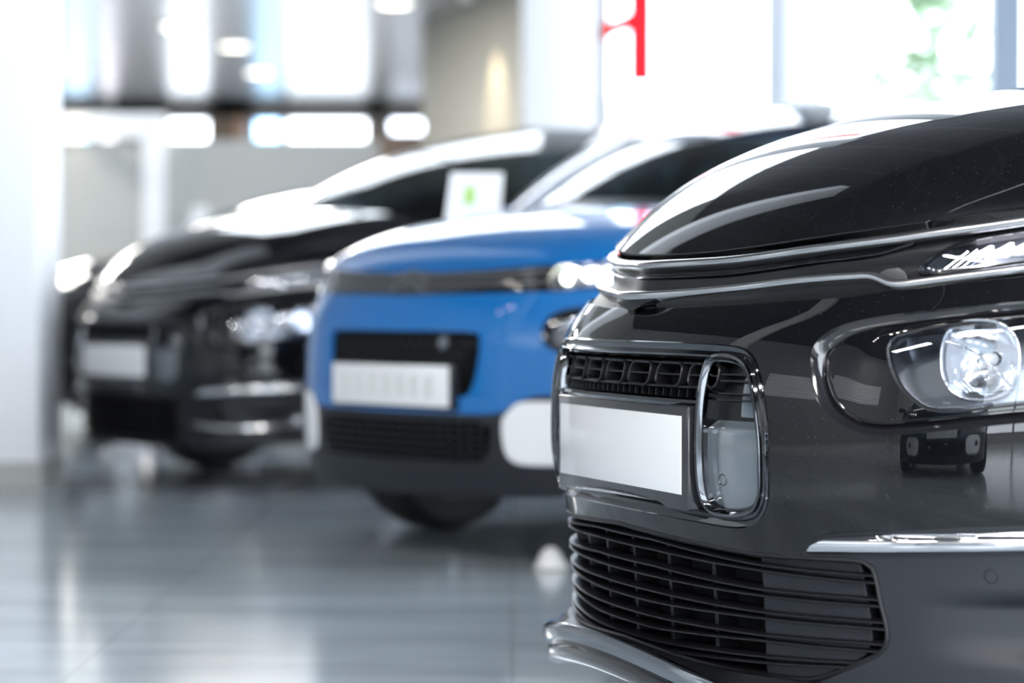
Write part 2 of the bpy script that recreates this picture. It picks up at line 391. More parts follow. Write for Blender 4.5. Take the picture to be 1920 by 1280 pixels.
# white columns
col = st('trim_2', M['wwall'], (-2.42, -1.93, 9.86, 10.36, .1, HIGH), bev=.012); col.name = 'trim_2'
st('baseboard_column', M['wall'], (-2.43, -1.92, 9.85, 10.37, 0, .105))
st('trim_3', M['wwall'], (.073, .586, 16.6, 17.1, 0, HIGH), bev=.012)
st('trim_4', M['wall'], (-3.5, -3.05, 4.6, 5.05, 0, HIGH), bev=.012)
# wall that runs away from the column towards the far hall
a = Acc(); V = [(-.80, 21.5, 0), (.54, 17.12, 0), (.57, 17.12, 0), (-.55, 21.5, 0)]; V = V+[(x, y, CEIL) for x, y, z in V]
a.add(V, [(0, 1, 5, 4), (1, 2, 6, 5), (2, 3, 7, 6), (3, 0, 4, 7)]); tag(a.build('wall_side', M['beige']), kind='structure')
WN = [(-5.62, -5.22, (.62, .80, .95)), (-5.12, -4.92, (.95, .85, .85)), (-4.28, -3.76, (1, 1, 1)), (-3.20, -2.86, (.45, .68, .90)), (-2.80, -1.80, (1, 1, 1)), (-1.52, -1.08, (.9, .93, 1))]
M['farwall'] = mat('brown_grey_far_wall', (.27, .25, .23), .6); ed = [X0]
for a0, a1, c in WN: ed += [a0, a1]
ed += [.6]
st('wall_far', M['farwall'], *[(ed[i], ed[i+1], Y1, Y1+.2, 0, CEIL) for i in range(0, len(ed), 2)], (X0, .6, Y1, Y1+.2, 3.06, CEIL))
for i, (a0, a1, c) in enumerate(WN):
    o = glazing('window_%d' % (6+i), 'x', Y1+.1, a0, a1, .02, 3.06, 1, .02)
    o.children[0].data.materials[0] = glass('film_%d' % i, c, 1.3)
# pale partition with its white frame
st('wall_partition', M['wall'], (-5.2, -.97, 17.6, 17.72, 0, 1.933))
st('wall_right', M['wall'], (.60, .70, 17.3, Y1, 0, CEIL))
st('trim_5', M['wwall'], (-4.46, -2.52, 17.50, 17.60, 1.944, 2.12), (-2.674, -2.52, 17.50, 17.60, 0, 1.944))
st('trim_6', M['wall'], (-4.46, -2.674, 17.53, 17.60, 0, 1.88))
# outside: pavement, a hedge of trees
a = Acc(); box(a, -60, 60, 30.2, 90, -.3, -.1); box(a, 9.4, 60, -60, 30.2, -.3, -.1); box(a, .7, 9.4, 17.5, 30.2, -.3, -.1)
tag(a.build('pavement', mat('pale_pavement', (.75, .76, .77), .8)), kind='structure')
# ------------------------------------------------------------------ what every car shares
def inv_x(sh, x):
    """Body parameter a (>0) at which the plan line reaches car x."""
    xs = -sh.S(sh.W)
    if x < xs: return sh.W+(xs-x)
    lo, hi = 0, sh.W
    for _ in range(40):
        m = (lo+hi)/2
        if -sh.S(m) > x: lo = m
        else: hi = m
    return lo
def arc_pts(sh, cx, r, a0, a1, k=14):
    return [(inv_x(sh, cx+r*math.cos(math.radians(a0+(a1-a0)*i/k))), sh.wr+r*math.sin(math.radians(a0+(a1-a0)*i/k))) for i in range(k+1)]
def topz(sh, a):
    if a <= sh.W: return float(sh.hood(a, 0.0)[2])
    return float(sh.hood(sh.W, min(a-sh.W, 1.3))[2])+max(0, a-sh.W-1.3)*.03
def wheel(root, sh, cx, side, kind):
    r = sh.wr; y = side*(sh.W-.12)
    wh = empty_part('wheel', root)
    t = Acc(); lathe(t, [(r*.66, -.10), (r*.90, -.105), (r*.97, -.09), (r, -.06), (r*.992, -.03), (r*.985, -.028), (r*.992, -.024), (r, -.02), (r, .02), (r*.985, .026), (r, .032), (r, .06), (r*.97, .09), (r*.90, .105), (r*.66, .10)], cx, y, r, 48, side)
    o = t.build('tyre', M['rubber'], root)
    t = Acc(); lathe(t, [(r*.66, -.10), (r*.6, -.02), (r*.6, .06), (r*.66, .10), (r*.68, .102)], cx, y, r, 40, side)
    lathe(t, [(.0, .075), (.03, .078), (.055, .07), (.06, .05)], cx, y, r, 24, side)
    for i in range(7):
        a = 2*math.pi*i/7+.2; da = .16
        V = []
        for rr, ww in ((.05, .5), (r*.35, .16), (r*.62, .13)):
            for s2 in (-1, 1):
                for yy in (.078, .04): V.append((cx+rr*math.cos(a+s2*ww), y+side*yy, r+rr*math.sin(a+s2*ww)))
        F = []
        for b in (0, 4): F += [(b, b+4, b+6, b+2), (b+1, b+3, b+7, b+5), (b, b+1, b+5, b+4), (b+2, b+6, b+7, b+3)]
        t.add(V, F)
    t.build('alloy_rim', M['alloy'], o)
def empty_part(name, root): return None
def shell(root, sh, paint, g):
    """Hood, wings, doors, roof, glass, wheels of a car whose nose is drawn by its own builder."""
    N, Hd, W = sh.nose, sh.hood, sh.W
    ws = g['shut']; dc = g['dc']
    a = Acc(); out = [(0, .0)]+[(x, 0) for x in np.linspace(.05, ws[0][0], 12)]+smooth_loop(ws, .02, False)
    out = out+[(ws[-1][0]*.66, dc-.01), (ws[-1][0]*.33, dc), (0, dc)]
    panel(a, Hd, sym(out), h=.016, flange=.014, r=.003); a.build('bonnet', paint, root)
    for sd in (1, -1):
        a = Acc(); q = [(x+.005, y-.001) for x, y in smooth_loop(ws, .02, False)]
        q = [(ws[0][0]+.006, 0)]+q[1:]
        wing = q+[(W-.002, ws[-1][1])]+[(W-.002, y) for y in np.linspace(ws[-1][1], 0, 24)[1:]]+[(x, 0) for x in np.linspace(W-.002, ws[0][0]+.02, 10)[1:]]
        wing = [(max(x, .0), y) for x, y in wing]
        panel(a, Hd, ccw(wing) if sd > 0 else mirror(ccw(wing)), h=.016, flange=.010, r=.002)
        # the upright side of the wing, over the wheel
        s0 = g['seam']; cx = g['fx']; R = sh.wr+.04
        d0 = g['door']; arc = arc_pts(sh, cx, R, g['arc0'], 190)
        tops = [(x, topz(sh, x)-.004) for x in np.linspace(s0, d0, 16)]
        side = [(s0, sh.z0 if False else tops[0][1])]+[]
        out = list(reversed(tops))+[(s0+.004, arc[0][1]+.0)]+arc+[(inv_x(sh, cx-R-.01), .20), (d0, .20)]
        panel(a, N, ccw(out) if sd > 0 else mirror(ccw(out)), h=.03, flange=.012)
        a.build('front_wing', paint, root)
        for k in range(2):
            a0, a1 = g['doors'][k]; a = Acc()
            out = [(a0+.006, .22), (a1-.006, .22), (a1-.006, topz(sh, a1)-.004), ((a0+a1)/2, topz(sh, (a0+a1)/2)-.004), (a0+.006, topz(sh, a0)-.004)]
            panel(a, N, ccw(out) if sd > 0 else mirror(ccw(out)), h=.06, flange=.012); d = a.build(('front_door', 'rear_door')[k], paint, root)
            a = Acc(); q = [(a1-.22, topz(sh, a1)-.10), (a1-.05, topz(sh, a1)-.10)]
            rail(a, N, q if sd > 0 else mirror(q), circ(.011, 8), .022, h=.02); a.build('door_handle', paint, d)
            if k == 0 and g.get('bump'):
                pass
        a = Acc(); a0 = g['doors'][1][1]+.006; a1 = sh.W+g['L']+(-sh.S(W)) ; rc = -g['rx']
        arc = arc_pts(sh, g['rx'], R, -10, 190)
        out = [(a0, .22)]+arc[:]+[(a1, .3), (a1, topz(sh, a1)-.004), (a0, topz(sh, a0)-.004)]
        out = [(a0, .22)]+arc+[(a1, .3), (a1, topz(sh, a1)-.004), ((a0+a1)/2, topz(sh, (a0+a1)/2)-.004), (a0, topz(sh, a0)-.004)]
        panel(a, N, ccw(out) if sd > 0 else mirror(ccw(out)), h=.06, flange=.012); a.build('rear_quarter', paint, root)
        # door mirror
        a = Acc(); bx, bz = g['mirror']; y0 = sd*(W-.02)
        bm = bmesh.new(); bmesh.ops.create_uvsphere(bm, u_segments=20, v_segments=12, radius=1)
        for v in bm.verts:
            c = v.co; x = c.x*.075*(1 if c.x > 0 else .35); v.co = Vector((bx+x, y0+sd*(.16+.11*c.y*1.0), bz+.075*c.z*(1-.2*abs(c.y))))
        bm.verts.index_update(); a.add([v.co[:] for v in bm.verts], [[v.index for v in f.verts] for f in bm.faces]); bm.free()
        box(a, bx-.03, bx+.02, min(y0, y0+sd*.1), max(y0, y0+sd*.1), bz-.075, bz-.04, bev=.008)
        a.build('door_mirror', g.get('mirmat', paint), root)
        # waist moulding
        a = Acc(); q = [(x, topz(sh, x)-.001) for x in np.linspace(g['door'], a1, 30)]
        p, n = on(N, q if sd > 0 else mirror(q)); sweep(a, p, n, [(-.012, .003), (.012, .003), (.014, -.02), (-.012, -.02)]); a.build('waist_moulding', M[g['waist']], root)
        wheel(root, sh, g['fx'], sd, 0); wheel(root, sh, g['rx'], sd, 0)
    # glasshouse
    B, T, bul = g['wsb'], g['wst'], g['bulge']
    def wsf(u, t):
        b = np.array([B[0]-B[1]*u*u, B[2]*u, B[3]-B[4]*u*u]); q = np.array([T[0]-T[1]*u*u, T[2]*u, T[3]-T[4]*u*u])
        p = b+(q-b)*t+np.array([.5, 0, .86])*bul*math.sin(math.pi*t**.9)*(1-.25*u*u)+np.array([.0, .05*u, 0])*math.sin(math.pi*t)
        return tuple(p)
    us = np.linspace(-1, 1, 25)
    a = Acc(); grid(a, wsf, us, np.linspace(0, 1, 20)); a.build('windscreen', M[g['glass']], root, 80)
    a = Acc(); grid(a, lambda u, t: (wsf(u, 0)[0]+t*.10+.0, wsf(u, 0)[1]*(1+.02*t), wsf(u, 0)[2]-.035*t-.004), us, [0, .5, 1]); a.build('windscreen_cowl', M['matte'], root, 80)
    Lr = g['L']
    def roof(u, t):
        q = wsf(u, 1); e = -Lr+g['tail']
        x = q[0]+(e-q[0])*t; yw = T[2]*(1-.06*t)
        return (x, yw*u, q[2]+g['crown']*math.sin(math.pi*min(t*.9+.06, 1))*(1-.3*u*u)-.05*t*t-g['crown']*math.sin(math.pi*.06)*(1-.3*u*u))
    a = Acc(); grid(a, roof, us, np.linspace(0, 1, 20)); a.build('roof', M[g['roofmat']] if g['roofmat'] else paint, root, 80)
    zt = topz(sh, W+2.5)
    a = Acc(); grid(a, lambda u, t: (roof(u, 1)[0]-(g['tail']-.02)*math.sin(t*math.pi/2), roof(u, 1)[1]*(1-t)+u*(W-.06)*t, roof(u, 1)[2]*(1-t)+(zt-.02)*t), us, np.linspace(0, 1, 10)); a.build('rear_window', M['glassdark'], root, 80)
    a = Acc(); grid(a, lambda u, t: (-Lr+.02*math.cos(t*3)+.0, u*(W-.03), zt+.02-(zt-.22)*t), np.linspace(-1, 1, 5), np.linspace(0, 1, 8)); a.build('tailgate', paint, root)
    for sd in (1, -1):
        def sidef(t, v):
            bx = B[0]-B[1]-.03+(-Lr+.18-(B[0]-B[1]))*t; az = sh.W+(-sh.S(W)-bx)
            b = np.array([bx, sd*(W-.035), topz(sh, W+(-sh.S(W)-bx))+.004])
            q = np.array(roof(sd, max(0, (t-g['aflat'])/(1-g['aflat'])))) if t > g['aflat'] else np.array(wsf(sd, t/g['aflat']))
            if t <= g['aflat']: q = np.array(wsf(sd, max(.0, t/g['aflat'])))
            p = b+(q-b)*v; p[1] += sd*.05*math.sin(math.pi*v)*.6
            return tuple(p)
        ts = list(np.linspace(0, g['aflat'], 14))+list(np.linspace(g['aflat'], 1, 22))[1:]
        a = Acc(); grid(a, sidef, ts, np.linspace(0, 1, 8), flip=sd > 0); a.build('side_window', M[g['glass2']], root, 80)
        for t0, wd in g['pillars']:
            a = Acc(); grid(a, lambda t, v: tuple(np.array(sidef(t, v))+np.array([0, sd*.006, .002])), np.linspace(t0, t0+wd, 3), np.linspace(0, 1, 8), flip=sd > 0); a.build('window_pillar', M[g['pmat']] if g['pmat'] else paint, root, 80)
        a = Acc(); pts = [wsf(sd, t) for t in np.linspace(0, 1, 18)]+[roof(sd, t) for t in np.linspace(0, 1, 16)[1:]]
        P = np.array(pts); nn = np.tile(np.array([.25, sd*.8, .55]), (len(P), 1)); nn /= np.linalg.norm(nn[0])
        if sd < 0: P = P[::-1]
        sweep(a, P, nn, [(b*1, o) for b, o in circ(1, 10, g['ap'], .018)]); a.build('roof_rail_pillar', M[g['amat']] if g['amat'] else paint, root, 80)
    # cabin
    a = Acc(); bx = B[0]-B[1]
    box(a, bx-.35, B[0]-.12, -W+.16, W-.16, .7, B[3]-.06, bev=.05)
    box(a, -Lr+.3, bx-.3, -W+.1, W-.1, .35, .45)
    a.build('dashboard', M['interior'], root)
    for sd in (1, -1):
        a = Acc(); sx = T[0]+.05
        box(a, sx-.42, sx+.1, sd*.38-.25, sd*.38+.25, .45, .66, bev=.06); box(a, sx-.55, sx-.38, sd*.38-.25, sd*.38+.25, .6, T[3]-.42, bev=.06)
        box(a, sx-.56, sx-.44, sd*.38-.13, sd*.38+.13, T[3]-.40, T[3]-.22, bev=.04); a.build('front_seat', M['interior'], root)
    a = Acc(); cyl = [(bx-.47+.0, .38+.18*math.cos(t), .93+.16*math.sin(t)) for t in np.linspace(0, 2*math.pi, 25)[:-1]]
    sweep(a, cyl, [(1, 0, .3)]*24, circ(.015, 8), True); a.build('steering_wheel', M['interior'], root)
    # floor of the car and the wheel housings
    a = Acc(); box(a, -Lr+.25, g['fx']+.45, -W+.30, W-.30, .20, .42); box(a, -Lr+.2, g['fx']-.42, -W+.06, W-.06, .21, .36)
    box(a, g['fx']+.40, g['fx']+.5, -W+.34, W-.34, .22, .75)
    a.build('underbody', M['void'], root)
def halves(outline, both=True): return [ccw(outline), mirror(ccw(outline))]
def hollow(root, name, P, outline, depth, m, mw=None, h=.03):
    """Floor of a recess and its walls."""
    a = Acc(); panel(a, P, outline, h=h, off=-depth, flange=0)
    q = dense(ccw(outline), .012); p0, n = on(P, q, -.006); p1, _ = on(P, q, -depth); k = len(q)
    a.add(np.concatenate([p0, p1]), [(i, (i+1) % k, k+(i+1) % k, k+i) for i in range(k)], None, 0)
    return a.build(name, m, root, 30)
# ------------------------------------------------------------------ the people carrier (three stand in the hall)
VAN.wr = .33
VG = dict(shut=[(.564, .0), (.5665, .008), (.5725, .055), (.5876, .095), (.600, .13), (.63, .22), (.68, .36), (.72, .55), (.75, .74)], dc=.78,
    seam=.87, arc0=62, fx=-.93, rx=-3.71, door=1.62, doors=[(1.62, 2.62), (2.62, 3.52)], L=4.38, wsb=(-.90, .42, .80, 1.135, .09), wst=(-2.12, .14, .60, 1.555, .05),
    bulge=.075, glass='glassdark', glass2='glassdark', roofmat=None, tail=.34, crown=.05, aflat=.30, pillars=[(.30, .03), (.56, .035), (.84, .05)], pmat='pblack', amat='satin', ap=.016,
    mirror=(-1.52, 1.05), waist='satin')
FRAME = [(0, .694), (.0907, .6941), (.2571, .6935), (.345, .691), (.3793, .687), (.3999, .6769), (.4166, .658), (.4348, .62), (.4459, .5725), (.448, .5247), (.4425, .4674), (.4211, .4354), (.3958, .4216), (.3562, .4161), (.2842, .4185), (.1417, .4223), (0, .4236)]
POD = [(.3026, .6594), (.3079, .6735), (.333, .6789), (.3716, .6741), (.3923, .6639), (.4066, .6465), (.4225, .6069), (.4331, .5568), (.4349, .5072), (.4301, .4716), (.4128, .4454), (.3827, .4342), (.3453, .4314), (.315, .4353), (.3028, .4504), (.3012, .4999), (.3005, .5772), (.301, .6282)]
LOW = [(0, .392), (.1034, .3878), (.25, .3818), (.4001, .3755), (.4731, .3763), (.547, .378), (.56, .3758), (.5682, .3685), (.5752, .3187), (.5807, .2784), (.5788, .257), (.5691, .2428), (.5322, .2194), (.4814, .1958), (.40, .190), (.25, .193), (.10, .1985), (0, .202)]
MATTE = [(.4731, .3785), (.4796, .3904), (.4888, .4015), (.5059, .4124), (.52, .4174), (.5464, .4215), (.6093, .4285), (.6815, .4375), (.7134, .4403), (.78, .447), (.83, .45)]
SOCK = [(.4986, .6747), (.4967, .6928), (.5034, .7094), (.5217, .7245), (.5607, .7373), (.6159, .7476), (.6964, .76), (.76, .768), (.80, .765), (.825, .745), (.83, .70), (.825, .64), (.80, .61), (.76, .595), (.7161, .5872), (.6491, .5726), (.6005, .5657), (.5721, .5702), (.5472, .5842), (.5271, .6047), (.5086, .6418)]
LENS = [(.5903, .6917), (.59, .7017), (.5945, .7103), (.6372, .7245), (.7026, .7378), (.76, .745), (.79, .735), (.80, .70), (.79, .64), (.76, .622), (.7155, .6146), (.6631, .6029), (.6429, .6055), (.6307, .616), (.6148, .6364), (.6013, .6624)]
DRL = [(.5696, .804), (.5711, .8158), (.587, .8344), (.6054, .8455), (.6265, .8535), (.6721, .8630), (.76, .880), (.82, .890), (.84, .87), (.81, .840), (.74, .828), (.6793, .8171), (.62, .806), (.5783, .8003)]
UNDER = [(0, .7497), (.1432, .7497), (.3106, .755), (.4294, .7608), (.509, .7671), (.5406, .7734), (.5572, .7789), (.5971, .7834), (.6852, .7963), (.80, .818), (.87, .832)]
def van(root, paint, loop_trim=False, plate_text=False):
    N, Hd = VAN.nose, VAN.hood
    pinch = lambda a, z: .030*np.exp(-(a/.11)**2)*sst(.735, .765, z)
    Nc = lambda a, z, off=0.: N(a, z, off+pinch(np.asarray(a, float), np.asarray(z, float)))
    shell(root, VAN, paint, VG)
    cx, R = VG['fx'], VAN.wr+.04
    zat = lambda x: VAN.wr+math.sqrt(max(R*R-(x-cx)**2, 0))
    arc1 = arc_pts(VAN, cx, R, VG['arc0'], 22, 8)
    # painted bumper skin
    a = Acc()
    half = UNDER+[(.87, arc1[0][1])]+[p for p in arc1 if p[0] < .868]+[(.835, .45)]+MATTE[::-1][1:]+LOW[:5][::-1]
    half = [(0, .7497)]+half[1:-1]+[(0, .392)]
    panel(a, N, sym(half), [sym(smooth_frame(FRAME)), ccw(smooth_loop(SOCK, .012)), mirror(ccw(smooth_loop(SOCK, .012)))], h=.013, flange=.012, r=.002)
    bump_o = a.build('front_bumper', paint, root)
    # matte lower bumper
    a = Acc()
    arc2 = [p for p in arc_pts(VAN, cx, R, 22, -12, 6)]
    half = [(0, .3885)]+[(x, z-.0035) for x, z in LOW[1:5]][0:3]+[(MATTE[0][0]-.001, .3745)]+[(x, z-.003) for x, z in MATTE[:-1]]+[(.83, .447)]+[(x, max(z, .21)) for x, z in arc2]+([(.80, .205), (.6, .185), (.3, .182), (0, .182)] if loop_trim else [(.80, .165), (.6, .155), (0, .150)])
    fogl = oval(.735, .270, .056)
    panel(a, N, sym(half), [sym(smooth_frame(inset_half(LOW, -.004))), ccw(fogl), mirror(ccw(fogl))], h=.012, flange=.01, r=.0025)
    lb = a.build('lower_bumper', M['matte'], root)
    # ---- upper grille
    fr = ccw(sym(smooth_frame(FRAME)))
    a = Acc(); p, n = on(N, fr); sweep(a, p, n, [(-.003, -.004), (-.002, .002), (.001, .0035), (.005, .001), (.009, -.003), (.013, -.0015), (.017, .001), (.020, -.003), (.021, -.02), (-.003, -.02)], True)
    gf = a.build('grille_frame', M['dchrome'], root)
    o = hollow(root, 'grille_back', N, inset(fr, .012), .055, M['void'])
    # backing of the plate zone and the dark surround of the pods
    a = Acc(); z1, z0 = .598, .430
    panel(a, N, sym([(0, z1), (.30, z1), (.44, z1-.01), (.437, .475), (.415, .437), (.35, z0-.006), (0, z0)]), h=.03, off=-.038, flange=.004); a.build('plate_recess', M['pblack'], root)
    # honeycomb-like cells
    a = Acc(); cw = .088
    for i in range(-3, 4):
        c = i*.0965+.0; q = rrect(c, .648, .074, .038, .014)
        p, n = on(N, ccw(q)); sweep(a, p, n, [(-.0022, -.012), (.0, -.010), (.0022, -.012), (.0045, -.040), (-.0045, -.040)], True)
        rail(a, N, [(c-.036, .648), (c+.036, .648)], [(-.0012, -.012), (.0012, -.012), (.002, -.03), (-.002, -.03)], h=.02)
    for i in range(-12, 13):
        x = i*.0241
        if abs(x) > .29: continue
        for za, zb in ((.668, .682), (.612, .629)):
            p, n = on(N, [(x, za), (x, zb)]); sweep(a, p, n, [(-.0012, -.022), (.0012, -.022), (.002, -.04), (-.002, -.04)])
    for z in (.6675, .6285): rail(a, N, [(x, z) for x in np.linspace(-.30, .30, 9)], [(-.0015, -.014), (.0015, -.014), (.002, -.04), (-.002, -.04)], h=.03)
    a.build('grille_mesh', M['grille'], root)
    a = Acc(); rail(a, N, [(x, .606-abs(x)*.006) for x in np.linspace(-.298, .298, 15)], [(-.008, -.018), (-.007, -.010), (-.002, -.006), (.003, -.007), (.007, -.013), (.008, -.03), (-.008, -.03)], h=.03)
    rail(a, N, [(x, .679) for x in np.linspace(-.29, .29, 15)], [(-.003, -.016), (.003, -.010), (.004, -.03), (-.003, -.03)], h=.03)
    a.build('grille_bar', M['dchrome'], root)
    # pods either side
    for sd in (1, -1):
        pd = ccw(smooth_loop(POD, .012)); q = pd if sd > 0 else mirror(pd)
        a = Acc(); p, n = on(N, q); sweep(a, p, n, [(-.004, -.012), (-.003, -.002), (.0, .003), (.004, .002), (.006, -.004), (.008, -.006), (.0095, -.006), (.0105, -.012), (.011, -.035), (-.003, -.035)], True)
        po = a.build('grille_pod', M['dchrome'], root)
        inner = inset(pd, .0085)
        # lower part: a smoothly hollowed smoked panel with the towing-eye cap
        cut = .577
        lo = clip_below(inner, cut); m = (lambda x: x) if sd > 0 else mirror
        fill = Acc(); dish = lambda x, z: -.009+.010*np.clip(1-np.minimum(np.abs(np.abs(x)-.367)/.05, 1)**4, 0, 1)*0-.022*sst(.562, .580, z)-.006*sst(.35, .32, np.abs(x))
        panel(fill, N, m(lo), h=.006, offf=dish, flange=0); f_ = fill.build('pod_panel', M['pod'], po)
        a = Acc(); rr = ring(.3504, .487, .0085, 24); q2 = m(ccw(rr)); p, n = on(N, q2, -.0085); sweep(a, p, n, circ(.0007, 6), True); a.build('towing_eye_cap', M['pblack'], po)
        up = clip_above(inner, cut-.004); a = Acc(); panel(a, N, m(up), h=.02, off=-.034, flange=0); a.build('pod_back', M['grille'], po)
        a = Acc(); q3 = [(.376, .585), (.408, .585), (.400, .655), (.376, .655)]; panel(a, N, m(ccw(q3)), h=.02, off=-.024, flange=.01); a.build('pod_insert', M['pod'], po)
        a = Acc()
        for z in (.6505, .6405, .6205, .6105):
            xs = [(.335, z), (.36, z), (.412, z)]; rail(a, N, xs if sd > 0 else mirror(xs), [(-.0012, -.010), (.0012, -.010), (.0016, -.030), (-.0016, -.030)], h=.02)
        a.build('pod_slats', M['grille'], po)
    # ---- number plate, flat, standing proud of the recess
    a = Acc(); box(a, -.034, .0045, -.272, .283, .434, .598, bev=.004); pf = a.build('number_plate_holder', M['pframe'], root, 60)
    a = Acc(); box(a, .003, .0062, -.258, .262, .4585, .5815, bev=.0012); pl = a.build('number_plate', M['plate'], pf)
    # lower lip of the holder, lit differently because it slopes
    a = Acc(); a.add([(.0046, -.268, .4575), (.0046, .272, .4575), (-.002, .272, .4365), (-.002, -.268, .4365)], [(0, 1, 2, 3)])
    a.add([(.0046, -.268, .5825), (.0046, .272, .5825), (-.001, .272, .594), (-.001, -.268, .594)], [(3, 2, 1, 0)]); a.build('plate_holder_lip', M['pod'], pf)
    if plate_text:
        a = Acc()
        for i in range(7): box(a, .006, .0068, -.22+i*.066, -.185+i*.066, .48, .56)
        a.build('plate_print', M['plategrey'], pf)
    # ---- lower air intake
    lw = ccw(sym(smooth_frame(LOW)))
    a = Acc(); p, n = on(N, lw); sweep(a, p, n, [(-.006, -.006), (-.004, .001), (0, .0025), (.003, .0), (.004, -.012), (.004, -.06), (-.006, -.06)], True); li = a.build('intake_rim', M['grille'], root)
    hollow(root, 'intake_back', N, inset(lw, .002), .12, M['void'])
    tz = [(.0, .12, .395, .545)]
    F0 = [.376, .3592, .3328, .3152, .2905, .2729, .2492, .2308, .2098, .1964]
    F2 = [.3602, .352, .3225, .3134, .288, .2789, .2527, .2445, .220, .2109]; F3 = [.3581, .3478, .3232, .3137, .2899, .2804, .2574, .2463, .2273, .2201]
    XR = [.571, .572, .5755, .577, .5785, .579, .578, .571, .555, .535]
    a = Acc()
    for i in range(10):
        z0, z2, z3 = F0[i], F2[i], F3[i]
        pts = [(x, herm([0, .12, .395, .545, .6], [z0, z0, z2, z3, z3], abs(x)) if False else float(np.interp(abs(x), [0, .12, .395, .545, .6], [z0, z0, z2, z3, z3-.001]))) for x in np.linspace(-XR[i], XR[i], 41)]
        rail(a, N, pts, [(-.0022, -.001), (-.0012, .0012), (.0012, .0012), (.0022, -.001), (.003, -.034), (-.003, -.034)], h=.03)
    a.build('intake_slats', M['grille'], root)
    for x in [-.4+i*.1335 for i in range(7)]:
        a = Acc(); p, n = on(N, [(x, z) for z in np.linspace(.194, .386, 6)]); sweep(a, p, n, [(-.005, -.022), (.005, -.022), (.006, -.06), (-.006, -.06)]); a.build('intake_upright', M['grille'], root)
    for sd in (1, -1):
        q = [(.392, .373), (.547, .3765), (.5500, .36), (.5560, .30), (.557, .262), (.549, .240), (.52, .217), (.475, .196), (.392, .192)]
        q = ccw(q); q = q if sd > 0 else mirror(q); a = Acc(); panel(a, N, q, h=.012, off=-.013, flange=.05, r=.004); a.build('intake_blank', M['matte'], root)
    # something pale glimpsed through the slats: the cooler pack with its label
    a = Acc()
    X = N(.22, .30, -.10); box(a, X[0]-.03, X[0], -.36, .36, .20, .375); a.build('cooler_pack', M['void'], root)
    # ---- shelf and bright lip under the intake
    if not loop_trim: lips(root, N)
    # ---- bars across the nose
    UB = [(0, .8200), (.10, .8215), (.249, .8264), (.4001, .8388), (.4735, .8464), (.5348, .8541), (.6037, .8654), (.6712, .8776), (.76, .895), (.84, .912)]
    MB = [(0, .8020), (.12, .8035), (.2528, .8079), (.4016, .821), (.5058, .8316), (.534, .8407), (.5517, .8468)]
    LB = [(0, .7690), (.0977, .7710), (.288, .7808), (.4234, .7923), (.5023, .7973), (.5128, .7972), (.5235, .7948), (.536, .79), (.5471, .786), (.5618, .7851), (.6115, .7942), (.6823, .8078), (.77, .825), (.85, .84)]
    full = lambda q: [(-x, z) for x, z in q[::-1][:-1]]+q
    # glossy black infill behind the bars
    a = Acc(); half = [(0, .832)]+[(x, .836+.125*x*x) for x in (.1, .25, .4, .5, .56)]+[(x, z+.003) for x, z in ((.6, .873), (.7, .892), (.86, .924))]+[(.86, .836), (.77, .823), (.6823, .806), (.6115, .792), (.5618, .783), (.54, .774), (.509, .768), (.4294, .762), (.3106, .756), (.1432, .751), (0, .751)]
    dq = ccw(smooth_loop(DRL, .01)); panel(a, Nc, sym(half), [dq, mirror(dq)], h=.012, offf=lambda x, z: -.022+.012*sst(.03, .0, np.abs(z-(.800+.11*x*x)))-.03*sst(.824, .834, z-.125*x*x), flange=.01); a.build('nose_infill', M['grille'], root)
    a = Acc(); rail(a, Nc, full(UB), [(-.008, -.010), (-.0085, .002), (-.006, .0075), (-.001, .0095), (.004, .0075), (.008, .002), (.0105, -.006), (.011, -.02), (-.006, -.02)], h=.02); ub = a.build('upper_chrome_bar', M['satin'], root, 50)
    a = Acc(); rail(a, Nc, full(LB), [(-.007, -.010), (-.0075, .002), (-.005, .0075), (-.001, .0095), (.004, .0075), (.007, .002), (.0095, -.006), (.010, -.02), (-.006, -.02)], h=.005); lbar = a.build('lower_chrome_bar', M['satin'], root, 50)
    for sd in (1, -1):
        q = [(.5235, .8035), (.530, .808), (.5440, .8095), (.5530, .8040), (.5600, .7955), (.5600, .790), (.5471, .790), (.536, .794), (.5255, .799)]
        a = Acc(); panel(a, N, ccw(q) if sd > 0 else mirror(ccw(q)), h=.006, off=-.002, flange=.008, r=.001); a.build('bar_fin', M['satin'], lbar)
    a = Acc(); rail(a, Nc, full(MB), [(-.0035, -.012), (-.002, -.003), (.002, -.004), (.006, -.012), (.006, -.022), (-.003, -.022)], h=.02); a.build('middle_rib', M['dchrome'], root, 50)
    # double chevron rising out of the bars
    for dz in (.0, .040)[:0]:
        a = Acc(); q = [(-.09, .775+dz), (-.045, .784+dz), (0, .798+dz), (.045, .784+dz), (.09, .775+dz)]
        rail(a, Nc, q, [(-.004, -.008), (-.003, .0), (.0, .003), (.003, .0), (.004, -.008)], h=.01, smooth=False); a.build('chevron', M['satin'], root, 50)
    # dark gutter below the lower bar, with its centre notch
    a = Acc(); half = [(.075, .7455), (.1432, .7485), (.3106, .7535), (.4294, .7595), (.509, .7655), (.5406, .772), (.545, .786), (.50, .790), (.4234, .787), (.288, .776), (.075, .766)]
    for q in halves(half): panel(a, Nc, q, h=.012, off=-.010, flange=.006)
    panel(a, Nc, ccw([(-.09, .768), (-.04, .752), (0, .7435), (.04, .752), (.09, .768)]), h=.008, off=.0, flange=.02, r=.001); a.build('bar_gutter', M['grille'], root)
